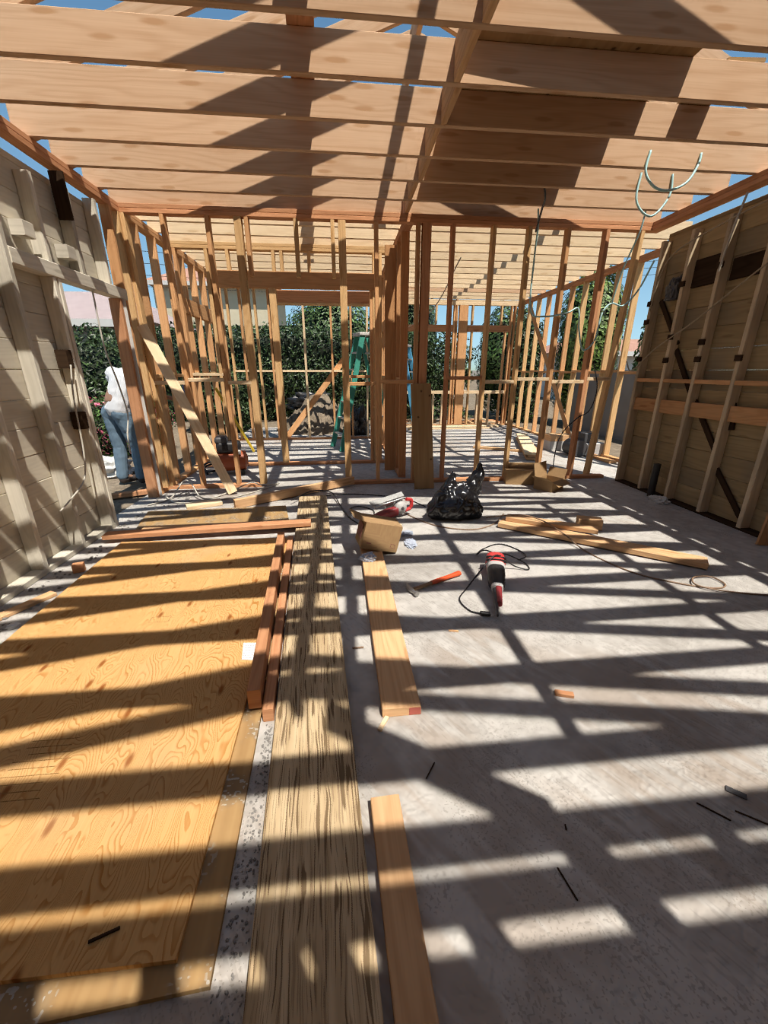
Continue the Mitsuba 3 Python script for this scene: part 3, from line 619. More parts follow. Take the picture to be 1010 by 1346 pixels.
def power_tool():
    t = thing("power_drill", "red and black corded power tool lying nose down on the concrete", "power tool")
    A, B = np.array((1.015, 2.43, 0.075)), np.array((0.815, 1.82, 0.03)); d = unit(B - A); s = unit(np.cross(d, (0, 0, 1))); z = np.cross(s, d); L = np.linalg.norm(B - A)
    R = lambda k, w, h, dz=0, dx=0, pw=2.8: (A + d * k * L + z * dz + s * dx, s * w, z * h, pw)
    put("motor_housing", loft([R(-.02, .045, .035), R(0.0, .062, .052), R(.10, .066, .056), R(.20, .058, .052)]), "red", t, smooth=40)
    put("band", loft([R(.19, .060, .054), R(.25, .056, .052)]), "silver_paint", t, smooth=40)
    put("body", loft([R(.24, .055, .05), R(.38, .055, .048), R(.50, .05, .042), R(.56, .034, .03)]), "black", t, smooth=40)
    put("collar", loft([R(.55, .036, .03, .004), R(.60, .036, .03, .004)]), "silver_paint", t, smooth=40)
    put("grip", loft([R(.58, .02, .022, .012, -.006), R(.70, .017, .02, .006, -.008), R(.82, .016, .018, 0, -.008)]), "dark_red", t, smooth=40)
    put("nose", loft([R(.60, .014, .022, -.004, .014), R(.80, .012, .018, -.004, .012), R(.98, .006, .01, -.004, .006)]), "dark_grey", t, smooth=40)
    for k in (.10, .16):
        put("vent", loft([R(k, .0662, .012, .045), R(k + .015, .0662, .012, .045)]), "black", t)
    put("plug", loft([((0.735, 1.885, .014), (0, .014, 0), (0, 0, .012), 2.5), ((0.785, 1.872, .014), (0, .013, 0), (0, 0, .011), 2.5)]), "black", t, smooth=40)
    put("cord", tube([(1.05, 2.44, .09), (1.12, 2.50, .07), (1.25, 2.47, .012), (1.24, 2.38, .006), (1.14, 2.40, .03), (1.00, 2.36, .135), (0.90, 2.30, .10), (0.74, 2.17, .008), (0.66, 2.05, .006), (0.685, 1.93, .006), (0.74, 1.885, .012)], 0.0045), "black", t, smooth=True)
    put("cord", tube([(1.05, 2.44, .09), (0.97, 2.52, .10), (0.95, 2.62, .02), (1.04, 2.74, .006), (1.20, 2.82, .006), (1.30, 2.70, .006), (1.30, 2.56, .02), (1.22, 2.50, .02)], 0.0045), "black", t, smooth=True)
power_tool()
def circular_saw():
    t = thing("circular_saw", "red and grey worm drive circular saw on the floor by the carton", "circular saw")
    M = lambda m: xf(m, (0.42, 3.50, 0.0), 22)
    X, Y, Z = np.eye(3)
    put("gear_case", M(loft([((0.09, -.05, .10), X * .03, Z * .03, 2), ((0.09, -.03, .10), X * .058, Z * .058, 2), ((0.09, .02, .10), X * .064, Z * .064, 2), ((0.09, .05, .10), X * .05, Z * .05, 2)])), "silver_paint", t, smooth=40)
    put("blade_guard", M(loft([((0.06, .045, .105), X * .095, Z * .085, 2), ((0.06, .07, .105), X * .095, Z * .085, 2)])), "grey_metal", t, smooth=40)
    put("arbor", M(loft([((0.09, -.062, .10), X * .012, Z * .012, 2), ((0.09, -.045, .10), X * .016, Z * .016, 2)])), "dark_grey", t, smooth=40)
    put("base_plate", M(xf(rbox(0.34, 0.055, 0.014, 0.005), (-0.03, .03, .185), rx=35, ry=-9)), "tool_grey", t, smooth=40)
    put("base_plate_rib", M(xf(rbox(0.30, 0.014, 0.034, 0.005), (-0.03, -.012, .160), rx=48, ry=-9)), "grey_metal", t, smooth=40)
    put("motor_body", M(loft([((0.05, -.01, .07), Y * .04, Z * .045, 3), ((-0.06, -.01, .06), Y * .042, Z * .042, 3), ((-0.15, -.01, .045), Y * .034, Z * .034, 3), ((-.24, -.01, .03), Y * .018, Z * .02, 3)])), "dark_red", t, smooth=40)
    put("front_handle", M(tube([(0.14, -.01, .06), (0.20, -.01, .08), (0.205, -.01, .15), (0.15, -.01, .17)], 0.018)), "red", t, smooth=40)
    put("cord", tube([(0.19, 3.40, .03), (0.13, 3.44, .03), (0.06, 3.60, .02), (0.05, 3.80, .01), (0.14, 3.86, .008), (0.26, 3.74, .008), (0.27, 3.60, .01)], 0.005), "black", t, smooth=True)
circular_saw()
def crumple(name, label, cat, loc, s, m, seed, sq=(1, 1, .5)):
    b = trimesh.creation.icosphere(3, 1.0); v = np.array(b.vertices)
    r = 0.65 + 0.8 * np.abs(meshkit.noise(v * 2.6 + seed, seed) - 0.5) * 2 * 0.6 + 0.35 * meshkit.noise(v * 6.0, seed + 3)
    v = v * r[:, None] * np.array(sq) * s; v[:, 2] = np.maximum(v[:, 2], -0.3 * s * sq[2]); v[:, 2] -= v[:, 2].min()
    b.vertices = v + np.array(loc)
    return tag(put(name, b, m), label, cat)
crumple("plastic_wrapper", "crumpled clear and blue wrapper on the tan plank before the carton", "wrapper", (0.145, 2.57, 0.041), 0.055, "blue_white_plastic", 3, (1.1, .8, .7))
crumple("paper_scrap", "crumpled white paper behind the tilted carton", "paper scrap", (0.40, 3.16, 0.0), 0.06, "white_paper", 5)
crumple("plastic_wrapper", "long bluish wrapper on the concrete right of the carton", "wrapper", (0.50, 2.90, 0.0), 0.06, "blue_white_plastic", 9, (.8, 1.5, .4))
crumple("plastic_wrapper", "small bluish wrapper farther behind the carton", "wrapper", (0.50, 3.10, 0.0), 0.05, "blue_white_plastic", 12, (1.2, .8, .5))
lumber("wood_stick", "thin pale stick lying behind the tilted carton", "stick", (0.13, 3.08, 0.062), (0.47, 3.20, 0.05), 0.022, 0.016, "fir_pale")
# paper note with handwriting
t = thing("paper_note", "white note with lines of handwriting on the plywood beside the red studs", "paper note")
V = [(-0.525, 1.725), (-0.415, 1.715), (-0.408, 1.585), (-0.505, 1.60)]
sh = trimesh.creation.extrude_polygon(__import__("shapely").Polygon(V), 0.0008, engine="earcut"); sh.apply_translation((0, 0, 0.0315)); put("sheet", sh, "white_paper", t)
ln = []
for i in range(6):
    y = 1.70 - i * 0.018; x = -0.508
    while x < -0.43 - 0.02 * rng.random():
        w = rng.uniform(0.006, 0.018); ln.append(box((x, y - 0.001, 0.0323), (x + w, y + 0.001, 0.0326))); x += w + 0.005
put("handwriting", join(*ln), "ink", t)
labels[put("stamp_mark", join(*[box((-1.07, 1.95 + a, 0.0311), (-0.97, 1.952 + a, 0.0314)) for a in (0, .05)], *[box((-1.07 + b, 1.95, 0.0311), (-1.068 + b, 2.002, 0.0314)) for b in (0, .1)], *[box((-1.15 + rng.uniform(-.02, .02), 1.0 + .028 * i, 0.0311), (-0.97 + rng.uniform(-.05, .0), 1.003 + .028 * i, 0.0314)) for i in range(9)]), "stamp_ink", "plywood_sheet")] = {"label": "faded ink grade stamp", "kind": "stuff"}
# small debris
def chip(name, label, cat, p0, p1, w, h, m): return lumber(name, label, cat, p0, p1, w, h, m, ch=0.001)
chip("wood_chip", "reddish brown wood chip on the sunlit concrete", "wood chip", (0.86, 1.285, 0.008), (0.93, 1.262, 0.008), 0.025, 0.014, "board_red")
chip("shim", "small grey scrap at the right edge of the floor", "scrap", (1.215, 0.835, 0.003), (1.255, 0.80, 0.003), 0.022, 0.004, "dark_grey")
for i, (a, b) in enumerate((((0.28, 1.02), (0.24, 0.965)), ((0.55, 0.675), (0.565, 0.60)), ((1.08, 0.80), (1.14, 0.74)), ((1.18, 0.765), (1.26, 0.705)), ((0.63, 0.78), (0.625, 0.765)))):
    chip("twig", ["dark twig left of the sunlit triangle", "dark twig near the bottom lit patches", "dark twig near the right edge beside the grey scrap", "thin brown twig at the right edge", "tiny dark bit in the shade"][i] , "twig", (*a, 0.003), (*b, 0.003), 0.004, 0.004, "charred")
chip("wood_splinter", "dark splinter on the near end of the plywood", "splinter", (-0.635, 0.625, 0.0345), (-0.575, 0.645, 0.0345), 0.006, 0.006, "charred")
chip("wood_splinter", "dark splinter by the strand beam on the concrete", "splinter", (0.01, 1.665, 0.006), (0.065, 1.665, 0.006), 0.006, 0.008, "brown_cord")
chip("wood_splinter", "pale splinter at the red end of the tan plank", "splinter", (0.10, 1.17, 0.006), (0.135, 1.23, 0.006), 0.016, 0.01, "fir_pale")
chip("wood_chip", "small tan chip left of the reddish chip", "wood chip", (0.52, 1.76, 0.004), (0.57, 1.75, 0.004), 0.012, 0.006, "board_tan")
for i in range(1):
    parts = []
    for k in range(620):
        zz = "lllmmmmd"[k % 8]
        if zz == "l": x, y = rng.uniform(-2.0, -1.60), rng.uniform(3.45, 4.65)
        elif zz == "m":
            y = rng.uniform(0.30, 1.25); f_ = (y - 0.2) / 3.96
            x = rng.uniform(-0.335 - 0.02 * f_ + 0.006, -0.085 - 0.26 * f_ - 0.155)
        else: x, y = rng.uniform(-1.98, -1.80), rng.uniform(1.6, 3.1)
        s = rng.uniform(0.0015, 0.0055) if zz == "m" else rng.uniform(0.004, 0.014)
        b = trimesh.creation.icosahedron(); b.vertices = b.vertices * nrg.uniform(.6, 1.3, (12, 1)) * s * np.array((1, 1, .7)); parts.append(xf(b, (x, y, s * 0.4), rz=rng.uniform(0, 360)))
    v = join(*parts)
    tag(put("rubble", v, "block_grey"), "crumbs of grey rubble along the left wall and beside the beam", kind="stuff")

# ------------------------------------------------------------------ cords and cables
def cable(name, label, pts, r, m, cat="cable"): return tag(put(name, tube(pts, r), m, smooth=True), label, cat)
cable("extension_cord", "thin dark cord crossing the right floor to a small coil", [(1.30, 3.42, .006), (1.50, 3.20, .105), (1.64, 3.06, .105), (1.74, 2.86, .06), (1.80, 2.62, .008), (1.92, 2.28, .006), (2.12, 2.10, .006), (2.30, 2.02, .006), (2.40, 2.05, .008), (2.39, 2.15, .012), (2.27, 2.15, .014), (2.20, 2.06, .016), (2.30, 1.98, .012), (2.55, 1.91, .006), (3.0, 1.80, .006)], 0.005, "brown_cord", "cord")
cable("extension_cord", "tan cord curving under the front of the trash bag", [(0.56, 3.62, .006), (0.72, 3.34, .006), (0.88, 3.20, .006), (1.10, 3.14, .006), (1.32, 3.26, .006), (1.5, 3.5, .006)], 0.005, "brown_cord", "cord")
cable("extension_cord", "black cord along the shaded concrete before the partition", [(-0.30, 4.25, .006), (0.10, 4.30, .006), (0.60, 4.10, .006), (0.80, 3.80, .006)], 0.005, "black", "cord")
cable("extension_cord", "black cord looping over the far end of the strand beam", [(-0.55, 4.00, .05), (-0.36, 4.30, .055), (-0.15, 4.24, .05), (-0.06, 3.90, .02), (0.03, 3.55, .006), (0.12, 3.36, .006)], 0.006, "black", "cord")
cable("extension_cord", "tangled pale hose around the feet of the left posts", [(-2.0, 4.1, .01), (-1.85, 4.3, .02), (-1.78, 4.5, .14), (-1.66, 4.4, .16), (-1.5, 4.25, .02), (-1.3, 4.45, .02), (-1.1, 4.7, .06), (-0.95, 4.62, .05), (-0.8, 4.8, .01), (-1.2, 4.3, .01), (-1.7, 4.15, .01), (-1.95, 4.4, .02)], 0.007, "white_cable", "hose")
cable("electric_cable", "teal cable hanging from the joists and looping through the right studs", [(1.98, 4.55, 2.80), (2.02, 4.60, 2.66), (2.05, 4.68, 2.40), (2.08, 4.70, 1.92), (2.25, 4.69, 1.86), (2.50, 4.69, 1.90), (2.62, 4.69, 1.94), (2.66, 4.68, 1.72), (2.74, 4.68, 1.52), (2.86, 4.68, 1.62), (2.90, 4.68, 1.90), (3.0, 4.69, 2.0), (3.14, 4.69, 1.98), (3.28, 4.68, 2.14), (3.34, 4.60, 2.40)], 0.009, "teal_cable")
cable("electric_cable", "dark cable arching through the joists above the teal one", [(1.80, 4.15, 2.96), (1.88, 4.2, 2.78), (1.95, 4.4, 2.74), (2.0, 4.6, 2.62)], 0.009, "dark_grey")
cable("electric_cable", "pale blue cable ring hanging from the joists at upper right", [(2.40, 3.585, 2.88), (2.38, 3.57, 2.74), (2.46, 3.55, 2.64), (2.58, 3.54, 2.62), (2.72, 3.55, 2.68), (2.80, 3.57, 2.80), (2.82, 3.585, 2.88)], 0.009, "teal_cable")
cable("electric_cable", "second pale blue cable ring with black tape farther back", [(2.62, 3.985, 2.90), (2.60, 3.97, 2.72), (2.66, 3.96, 2.62), (2.75, 3.95, 2.58), (2.84, 3.96, 2.64), (2.91, 3.97, 2.76), (2.91, 3.985, 2.90)], 0.009, "teal_cable")
cable("electric_cable", "teal cable hanging straight down beside the right wall corner", [(3.02, 4.42, 2.80), (3.02, 4.46, 2.60), (3.00, 4.60, 2.30), (3.0, 4.69, 2.0)], 0.008, "teal_cable")
cable("electric_cable", "long pale cable sagging along the right wall", [(XR - .035, 2.3, 2.62), (XR - .035, 2.9, 2.30), (XR - .035, 3.4, 2.02), (XR - .035, 3.9, 1.72), (XR - .035, 4.3, 1.52), (XR - .02, 4.62, 1.30), (XR + .02, 4.8, 1.40)], 0.007, "tan_cable")
cable("electric_cable", "upper pale cable strung along the top of the right wall", [(XR - .035, 2.6, 2.58), (XR - .035, 3.2, 2.56), (XR - .035, 3.8, 2.50), (XR - .035, 4.30, 2.40), (XR - .035, 4.45, 2.2), (XR - .035, 4.5, 1.9)], 0.007, "tan_cable")
cable("electric_cable", "short white cable hanging from the right top plate", [(XR - .04, 3.62, 2.66), (XR - .04, 3.68, 2.40), (XR - .04, 3.72, 2.12)], 0.009, "white_cable")
cable("electric_cable", "pale cable drooping on the left wall beside the doorway", [(XL + .012, 3.42, 1.34), (XL + .012, 3.36, 1.10), (XL + .012, 3.32, 0.70), (XL + .012, 3.24, 0.50), (XL + .012, 3.02, 0.40), (XL + .012, 2.9, 0.36)], 0.006, "white_cable")
cable("electric_cable", "pale cable hanging in the left doorway", [(XL - .03, 4.02, 1.93), (XL - .03, 4.02, 1.5), (XL - .02, 4.10, 1.2), (XL - .02, 4.16, 0.92), (XL - .03, 4.1, 0.72), (XL - .03, 4.08, 0.55)], 0.007, "white_cable")
cable("electric_cable", "thin wire running down from the joists to the blue ladder", [(1.27, 4.70, 2.40), (1.15, 5.6, 2.0), (0.98, 8.0, 1.9), (0.95, 9.2, 1.7)], 0.006, "white_cable")
cable("extension_cord", "dark cord looped on the right studs", [(2.90, 4.70, 1.40), (3.0, 4.70, 1.1), (2.95, 4.7, 0.85), (2.80, 4.7, 0.75), (2.62, 4.68, 0.55), (2.58, 4.68, 0.25), (2.60, 4.66, 0.01)], 0.006, "black", "cord")
tag(put("drain_pipe", tube([(XR - 0.03, 3.92, 0.0), (XR - 0.03, 3.92, 0.36)], 0.035, 16, smooth_path=False), "black", smooth=40), "short black pipe standing at the foot of the right wall", "pipe")
crumple("cloth_rag", "grey white rag at the foot of the black pipe", "rag", (3.27, 3.72, 0.0), 0.09, "stucco_white", 21, (.8, 1.3, .5))
crumple("paper_scrap", "small white scrap near the left wall", "paper scrap", (-1.80, 2.03, 0.0), 0.03, "white_paper", 23)
crumple("wire_bundle", "dark blue bundle of wires hanging in the upper right wall corner", "wire bundle", (XR + 0.03, 4.30, 1.98), 0.10, "dark_grey", 31, (.5, .8, 1.6))

# ------------------------------------------------------------------ far room objects
def ladder(name, label, foot, rz, h, w0, w1, spread, col, steps=6):
    t = thing(name, label, "ladder"); M = lambda m: xf(m, foot, rz)
    for sx in (-1, 1):
        put("rail", M(trimesh.util.concatenate([trimesh.Trimesh(*beam_mesh((sx * w0, -spread, 0), (sx * w1, -0.04, h), 0.035, 0.085, up=(0, 1, 0))[:2], process=False)])), col, t)
        put("rear_rail", M(trimesh.Trimesh(*beam_mesh((sx * w0, spread, 0), (sx * w1, 0.04, h - .02), 0.03, 0.06, up=(0, 1, 0))[:2], process=False)), col, t)
    for i in range(1, steps + 1):
        k = i / (steps + 1); hw = w0 + (w1 - w0) * k; y = -spread + (spread - 0.04) * k
        put("step", M(box((-hw + .016, y - .035, h * k - .012), (hw - .016, y + .035, h * k + .012))), "aluminium", t)
        if i % 2 == 0: put("rear_rung", M(box((-hw + .014, -y - .01, h * k - .012), (hw - .014, -y + .01, h * k + .012))), "aluminium", t)
    put("top_cap", M(xf(rbox(2 * w1 + .08, .20, .05, .012), (0, 0, h + .02))), "stucco_white" if col == "ladder_green" else "aluminium", t)
ladder("step_ladder", "green stepladder standing between the studs left of the centre post", (0.36, 7.25, 0.0), -72, 1.84, 0.27, 0.13, 0.50, "ladder_green")
ladder("step_ladder", "blue stepladder standing beyond the centre post", (1.36, 9.2, 0.0), 60, 1.78, 0.28, 0.14, 0.40, "ladder_blue")
def compressor():
    t = thing("air_compressor", "orange and black compressor behind the left studs", "air compressor"); M = lambda m: xf(m, (-1.50, 5.45, 0), 10)
    X, Y, Z = np.eye(3)
    put("tank", M(loft([((-.22, 0, .17), Y * .06, Z * .06, 2), ((-.19, 0, .17), Y * .13, Z * .13, 2.2), ((.19, 0, .17), Y * .13, Z * .13, 2.2), ((.22, 0, .17), Y * .06, Z * .06, 2)])), "rust_orange", t, smooth=40)
    put("motor", M(xf(rbox(.30, .22, .15, .05, 16), (.0, 0, .36))), "black", t, smooth=40)
    put("motor_cover", M(xf(rbox(.16, .2, .10, .04, 16), (-.08, 0, .45))), "dark_grey", t, smooth=40)
    for sx in (-1, 1): put("foot", M(box((sx * .15 - .02, -.12, 0), (sx * .15 + .02, .12, .06))), "black", t)
    put("gauge", M(xf(rbox(.06, .03, .06, .012), (.12, -.12, .30))), "silver_paint", t, smooth=40)
compressor()
cable("air_hose", "black hose coil beside the compressor", [(-1.80, 5.4, .01), (-1.9, 5.55, .05), (-1.82, 5.7, .08), (-1.68, 5.62, .08), (-1.7, 5.45, .05), (-1.8, 5.4, .04), (-1.88, 5.55, .1), (-1.78, 5.68, .12), (-1.68, 5.55, .12)], 0.014, "black", "hose")
lumber("pry_bar", "yellow long handled bar leaning against the left studs", "pry bar", (-1.50, 6.9, 0.02), (-1.90, 6.6, 1.05), 0.035, 0.035, "yellow", up=(0, 1, 0))
def table_saw():
    t = thing("power_tool_case", "grey machine with a black drum on the floor of the far right room", "machine"); M = lambda m: xf(m, (3.86, 6.15, 0), 5)
    put("case", M(xf(rbox(.34, .26, .20, .02), (.12, 0, .11))), "silver_paint", t, smooth=40)
    put("drum", M(xf(loft([((0, -.14, 0), np.array((.13, 0, 0)), np.array((0, 0, .13)), 2), ((0, .14, 0), np.array((.13, 0, 0)), np.array((0, 0, .13)), 2)]), (-.16, 0, .132))), "dark_grey", t, smooth=40)
    put("panel", M(box((.285, -.10, .04), (.30, .10, .18))), "stucco_white", t)
    put("hood", M(xf(rbox(.26, .22, .16, .02), (.06, .02, .29))), "dark_grey", t, smooth=40)
table_saw()
t = thing("wooden_crate", "low wooden crate beside the right studs of the far room", "crate")
put("body", box((3.50, 6.55, 0.002), (3.90, 6.85, 0.16)), "stucco_white", t); put("lid", box((3.50, 6.55, 0.16), (3.90, 6.85, 0.26)), "board_tan", t)
tag(put("cloth_rag", xf(rbox(.05, .10, .55, .02), (-2.17, 6.12, .90)), "blue_fabric", smooth=40), "blue cloth hanging behind the left studs", "cloth")
put("hook", tube([(-2.17, 6.12, 1.15), (-2.17, 6.12, 1.26), (-2.09, 6.12, 1.27)], 0.004), "dark_grey", "cloth_rag")

# ------------------------------------------------------------------ person at the doorway
def person():
    t = thing("person", "person in a white T-shirt and blue jeans seen from behind in the left doorway", "person")
    O = np.array((-2.80, 5.42, -0.10)); f = unit((0.55, 0.83, 0)); r = np.array((f[1], -f[0], 0)); z = np.array((0, 0, 1.0))
    W = lambda a, b, c: O + r * a + f * b + z * c
    ank = [W(-.10, -.02, .09), W(.11, .10, .09)]; kn = [W(-.095, .02, .48), W(.10, .13, .48)]; hip = [W(-.085, 0, .90), W(.085, .02, .90)]
    waist, chest, neck, head = W(.03, .02, 1.06), W(.09, .13, 1.28), W(.22, .24, 1.44), W(.30, .32, 1.55)
    sh = [W(-.11, .13, 1.37), W(.31, .18, 1.34)]; el = [W(-.21, .19, 1.15), W(.40, .36, 1.10)]; wr_ = [W(-.15, .42, 1.02), W(.32, .56, 1.06)]
    B = []
    for s in (0, 1):
        B += [((hip[s], .09), (kn[s], .062)), ((kn[s], .058), (ank[s], .042)), ((ank[s], .042), (ank[s] + f * .16 - z * .05, .03)), ((sh[s], .05), (el[s], .04)), ((el[s], .038), (wr_[s], .027)), ((wr_[s], .028), (wr_[s] + f * .07 - z * .03, .024)), ((chest, .10), (sh[s], .06)), ((waist, .11), (hip[s], .10))]
        for k in range(4):
            b0 = wr_[s] + f * .08 - z * .03 + r * (.012 * (k - 1.5)); B += [((b0, .010), (b0 + f * .035 - z * .03, .009)), ((b0 + f * .035 - z * .03, .009), (b0 + f * .04 - z * (.055 + .004 * k), .008))]
        b0 = wr_[s] + f * .04 - r * .03 * (1 if s else -1); B += [((b0, .011), (b0 + f * .04 - z * .03, .009))]
    B += [((waist, .12), (chest, .125)), ((chest, .10), (neck, .055)), ((neck, .05), (head, .07))]
    hd = m3.Manifold.sphere(1.0, 28).scale((.075, .092, .115)).rotate((0, 0, math.degrees(math.atan2(f[1], f[0])) - 90)).translate(tuple(head + z * .03))
    face = [((head + f * .088 + z * .02, .012), (head + f * .098 - z * .005, .014)), ((head + f * .07 - z * .06, .03), (head + f * .06 - z * .05, .03))] + [((head + r * k * .075 + z * .02, .016), (head + r * k * .078 + z * .0, .012)) for k in (-1, 1)]
    put("body", soften(chain(B + face) + hd, 0.016, 8), "skin", t, smooth=True)
    S = []
    for s in (0, 1): S += [((sh[s], .075), (sh[s] * .45 + el[s] * .55, .068)), ((chest, .125), (sh[s], .08))]
    S += [((sh[0] - z * .06, .085), (sh[1] - z * .06, .085)), ((waist - z * .10, .135), (chest, .155)), ((waist - z * .10 + r * .06, .115), (chest + r * .07, .12)), ((waist - z * .10 - r * .06, .115), (chest - r * .07, .12)), ((chest, .13), (neck - z * .05, .075))]
    def cloth(S, k, sd):
        m = soften(chain(S), 0.016, 10); v = np.array(m.vertices); n = np.array(m.vertex_normals)
        m.vertices = v + n * ((meshkit.fbm(v * [9, 9, 16], 3, sd) - 0.5) * k)[:, None]; return m
    put("shirt", cloth(S, .018, 2), "white_shirt", t, smooth=True)
    J = []
    for s in (0, 1): J += [((hip[s], .105), (kn[s], .082)), ((kn[s], .080), (ank[s] + z * .01, .066)), ((waist - z * .09, .125), (hip[s], .115))]
    put("jeans", cloth(J, .016, 5), "jeans", t, smooth=True)
    for s in (0, 1): put("boot", soften(chain([((ank[s] + z * .02, .058), (ank[s] - z * .045, .05)), ((ank[s] - z * .045, .048), (ank[s] + f * .18 - z * .05, .042))]), .014, 6), "boot", t, smooth=True)
    hr = m3.Manifold.sphere(1.0, 28).scale((.083, .10, .112)).rotate((0, 0, math.degrees(math.atan2(f[1], f[0])) - 90)).translate(tuple(head - f * .012 + z * .045))
    cut = m3.Manifold.cube((.6, .6, .6), True).rotate((0, 0, math.degrees(math.atan2(f[1], f[0])))).translate(tuple(head + f * .345 - z * .22))
    put("hair", soften(hr - cut, .014, 4), "hair", t, smooth=True)
person()
crumple("plastic_sack", "white plastic sacks on the ground beside the person", "sack", (-3.35, 6.0, -0.13), 0.28, "stucco_white", 41, (1.2, 1, .8))
lumber("lumber_board", "red board on the ground outside the left doorway", "board", (-3.2, 4.55, -0.08), (-2.35, 4.95, -0.08), 0.09, 0.05, "board_red")

# ------------------------------------------------------------------ soil, hedges, trees, houses
def soil():
    n = 70; xs, ys = np.linspace(-1.7, 1.7, n), np.linspace(-1.1, 1.1, n); X, Y = np.meshgrid(xs, ys)
    R = np.sqrt((X / 1.7) ** 2 + (Y / 1.1) ** 2)
    Pq = np.stack([X, Y, 0 * X], -1)
    Z = 0.95 * np.clip(1 - R, 0, 1) ** 0.8 + 0.22 * (meshkit.fbm(Pq * 4.5, 4, 2) - 0.45) * (R < 1.0) + 0.10 * 2.2 * (meshkit.noise(Pq * 12, 6) - .5) * (R < 1)
    Z = np.where(R >= 1, -0.05, Z)
    V = np.stack([X * 0.62 - 0.50, Y + 9.75, Z - 0.12], -1).reshape(-1, 3)
    i, j = np.meshgrid(np.arange(n - 1), np.arange(n - 1), indexing="ij"); a = (i * n + j).ravel()
    return V, np.vstack([np.stack([a, a + 1, a + n + 1], 1), np.stack([a, a + n + 1, a + n], 1)])
tag(put("soil_pile", soil(), "dirt", smooth=25), "heap of dug brown soil behind the rear wall frame", "soil pile")
crumple("black_tarp", "black tarp crumpled over the top of the soil heap", "tarp", (-0.75, 9.95, 0.45), 0.42, "tarp_black", 51, (1.3, .7, .7))
crumple("trash_bag", "black bag and rubbish at the foot of the green stepladder", "trash bag", (0.30, 8.85, -0.1), 0.34, "tarp_black", 55, (.8, .8, 1.6))
sc = []
for k in range(34):
    x, y, z = rng.uniform(1.6, 4.2), rng.uniform(10.45, 11.4), -0.09 + 0.004 * k; a = rng.uniform(0, 3.14); l = rng.uniform(.15, .45)
    V, F, U = beam_mesh((x - l * math.cos(a) , y - .3 * l * math.sin(a), z), (x + l * math.cos(a), y + .3 * l * math.sin(a), z + rng.uniform(-.02, .12)), .09, .038)
    tag(put("wood_scrap", (V, F), rng.choice(["fir_pale", "board_tan", "board_red"]), uv=U), "offcut in the heap of wood scraps beyond the far wall", "wood scrap", "heap of wood scraps beyond the far wall")
def leaves(pts, nrm, size, hue, seed, flower=None):
    g = np.random.default_rng(seed); n = len(pts)
    d = nrm + g.normal(size=(n, 3)) * 0.7; d /= np.linalg.norm(d, axis=1, keepdims=True)
    a = np.cross(d, g.normal(size=(n, 3))); a /= np.linalg.norm(a, axis=1, keepdims=True); b = np.cross(d, a)
    s = size * g.uniform(0.6, 1.3, n)[:, None]
    V = np.stack([pts - a * s, pts + b * s * .45 + d * s * .1, pts + a * s, pts - b * s * .45 + d * s * .1], 1).reshape(-1, 3)
    k = np.arange(n)[:, None] * 4
    F = np.vstack([k + [0, 1, 2], k + [0, 2, 3]])
    col = np.array(hue) * (0.35 + 1.5 * g.random(n) ** 2)[:, None] * (1 + g.normal(size=(n, 3)) * .06)
    if flower is not None:
        m = g.random(n) < flower[1]; col[m] = np.array(flower[0]) * g.uniform(.7, 1.2, m.sum())[:, None]
    return V, F, np.clip(np.repeat(col, 4, 0) * 0.8, 0, 1)
def shrub(name, label, cat, c, rad, n, size, hue, seed, power=3.0, trunk=None, flower=None, group=None):
    """a lumpy superellipsoid of leaves around a solid dark core"""
    g = np.random.default_rng(seed)
    t = thing(name, label, cat, group)
    d = g.normal(size=(n, 3)); d /= np.linalg.norm(d, axis=1, keepdims=True)
    k = (np.abs(d) ** power).sum(1) ** (-1 / power)
    q = d * k[:, None]
    lum = 0.72 + 0.5 * meshkit.fbm(q * 2.2 + seed, 3, seed % 9)
    dep = 1 - 0.25 * g.random(n) ** 2
    P_ = q * (lum * dep)[:, None] * np.array(rad) + np.array(c)
    ok = P_[:, 2] > -0.1
    V, F, col = leaves(P_[ok], d[ok], size, hue, seed, flower)
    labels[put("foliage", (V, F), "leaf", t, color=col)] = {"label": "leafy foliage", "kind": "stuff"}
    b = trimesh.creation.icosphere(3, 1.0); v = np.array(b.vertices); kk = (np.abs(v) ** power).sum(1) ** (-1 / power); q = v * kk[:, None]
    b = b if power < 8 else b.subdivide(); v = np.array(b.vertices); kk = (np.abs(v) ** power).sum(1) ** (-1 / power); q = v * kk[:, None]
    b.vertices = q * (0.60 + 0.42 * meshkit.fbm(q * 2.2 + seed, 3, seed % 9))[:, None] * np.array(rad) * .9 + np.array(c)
    put("inner_core", b, "leaf_core", t, smooth=True)  # solid near-black blob filling the inside of the foliage
    if trunk: put("trunk", tube([(c[0], c[1], -0.15), (c[0] + .1, c[1], c[2] * .5), (c[0], c[1], c[2])], [.16] * 16 + [.1]), "bark", t, smooth=True)
    return t
GR, GR2, GR3 = (0.050, 0.085, 0.028), (0.075, 0.135, 0.035), (0.15, 0.23, 0.05)
shrub("hedge", "long clipped dark hedge across the back of the yard", "hedge", (-1.5, 13.0, 1.1), (5.3, 0.75, 1.32), 46000, 0.055, GR, 100, power=9)
shrub("tree", "taller leafy shrub rising above the hedge behind the door header", "tree", (-0.3, 15.0, 1.9), (1.6, 0.8, 1.7), 9000, 0.07, GR2, 201, trunk=True)
shrub("tree", "leafy tree rising above the hedge left of the centre post", "tree", (2.6, 14.9, 2.2), (0.7, 0.7, 1.7), 6000, 0.07, GR, 202, trunk=True)
shrub("tree", "small tree seen through the far window opening", "tree", (5.35, 13.5, 1.55), (0.95, 0.6, 1.7), 8000, 0.06, GR2, 203, trunk=True)
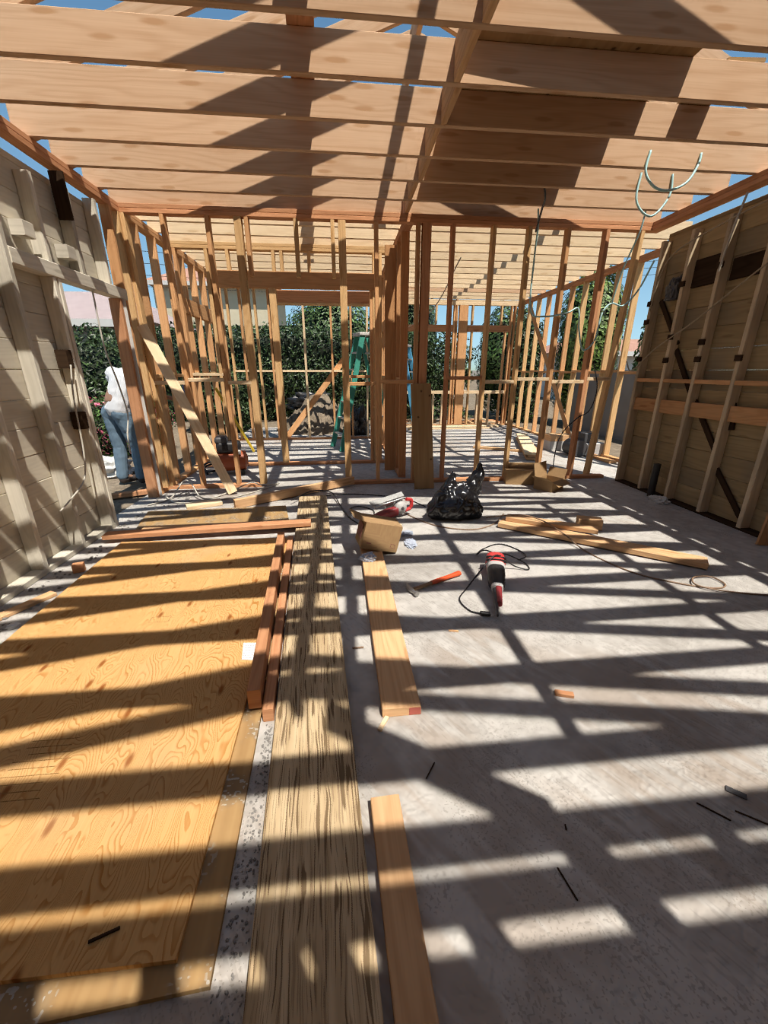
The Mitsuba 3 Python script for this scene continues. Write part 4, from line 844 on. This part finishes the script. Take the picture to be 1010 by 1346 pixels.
shrub("tree", "bushy tree outside the right studs below the plates", "tree", (6.5, 10.9, 1.9), (0.8, 0.7, 1.75), 11000, 0.06, GR3, 204, trunk=True)
shrub("tree", "leafy tree nearest the right wall corner", "tree", (7.35, 9.0, 1.25), (0.6, 0.7, 1.5), 8000, 0.055, GR3, 205, trunk=True)
shrub("tree", "dark low tree behind the right studs", "tree", (5.1, 11.7, 1.15), (0.5, 0.6, 1.55), 7000, 0.055, GR, 206, trunk=True)
shrub("shrub", "leafy shrub outside the left doorway", "shrub", (-5.6, 9.2, 0.75), (1.6, 0.9, 1.3), 12000, 0.05, GR, 301)
shrub("shrub", "flowering shrub with pink blooms behind the person", "shrub", (-4.0, 7.75, 0.35), (0.9, 0.5, 0.55), 6000, 0.04, GR2, 302, flower=((0.75, 0.18, 0.28), 0.22))
shrub("shrub", "green shrub beyond the left studs", "shrub", (-3.0, 10.6, 0.5), (0.8, 0.7, 1.0), 8000, 0.05, GR, 303)
def house(name, label, lo, hi, wall, rise, ov=0.5):
    t = thing(name, label, "house"); (x0, y0, z0), (x1, y1, z1) = lo, hi
    put("wall", box(lo, hi), wall, t)
    m = trimesh.convex.convex_hull(np.array([(x0 - ov, y0 - ov, z1), (x1 + ov, y0 - ov, z1), (x0 - ov, y1 + ov, z1), (x1 + ov, y1 + ov, z1), (x0 + 1.5, (y0 + y1) / 2, z1 + rise), (x1 - 1.5, (y0 + y1) / 2, z1 + rise)]))
    put("roof", m, "roof_pale" if wall == "block_grey" else "roof_tile", t)
    put("fascia", box((x0 - ov - .03, y0 - ov - .05, z1 - .20), (x1 + ov + .03, y0 - ov, z1 + .02)), "stucco_white", t)
    return t
h = house("house", "cream house with a red tile roof behind the hedge", (-10.5, 27, -0.2), (-4.0, 34, 6.0), "stucco_cream", 1.6)
for x in (-8.8, -6.3):
    put("window", box((x, 26.96, 2.6), (x + 1.1, 27.01, 3.8)), "window_glass", h)
h = house("house", "low house with a pale pink roof beyond the left doorway", (-14.5, 15.2, -0.2), (-6.6, 21, 2.80), "block_grey", 1.3)
h = house("house", "white house with a red roof far behind the right studs", (11.2, 20, -0.2), (19, 26, 2.15), "stucco_white", 0.8)
tag(put("garden_wall", box((6.0, 4.0, -0.2), (6.16, 10.4, 1.30)), "block_grey"), "grey block garden wall outside the right studs", "garden wall")
tag(put("garden_wall", box((-5.4, 7.0, -0.2), (-4.6, 7.12, 0.95)), "block_grey"), "low grey wall behind the person", "garden wall")
for i in range(4):
    z = 5.2 + i * 0.45
    cable("power_line", "thin black power line crossing the sky behind the far room", [(-30, 24 - i, z + 1.0), (0, 24, z), (30, 25 + i, z + 2.4)], 0.012, "black", "power line")
    labels[[k for k in labels if k.startswith("power_line")][-1]].update(group="power lines behind the far room", label=["lowest", "second lowest", "second highest", "highest"][i] + " of four thin black power lines crossing the sky behind the far room")
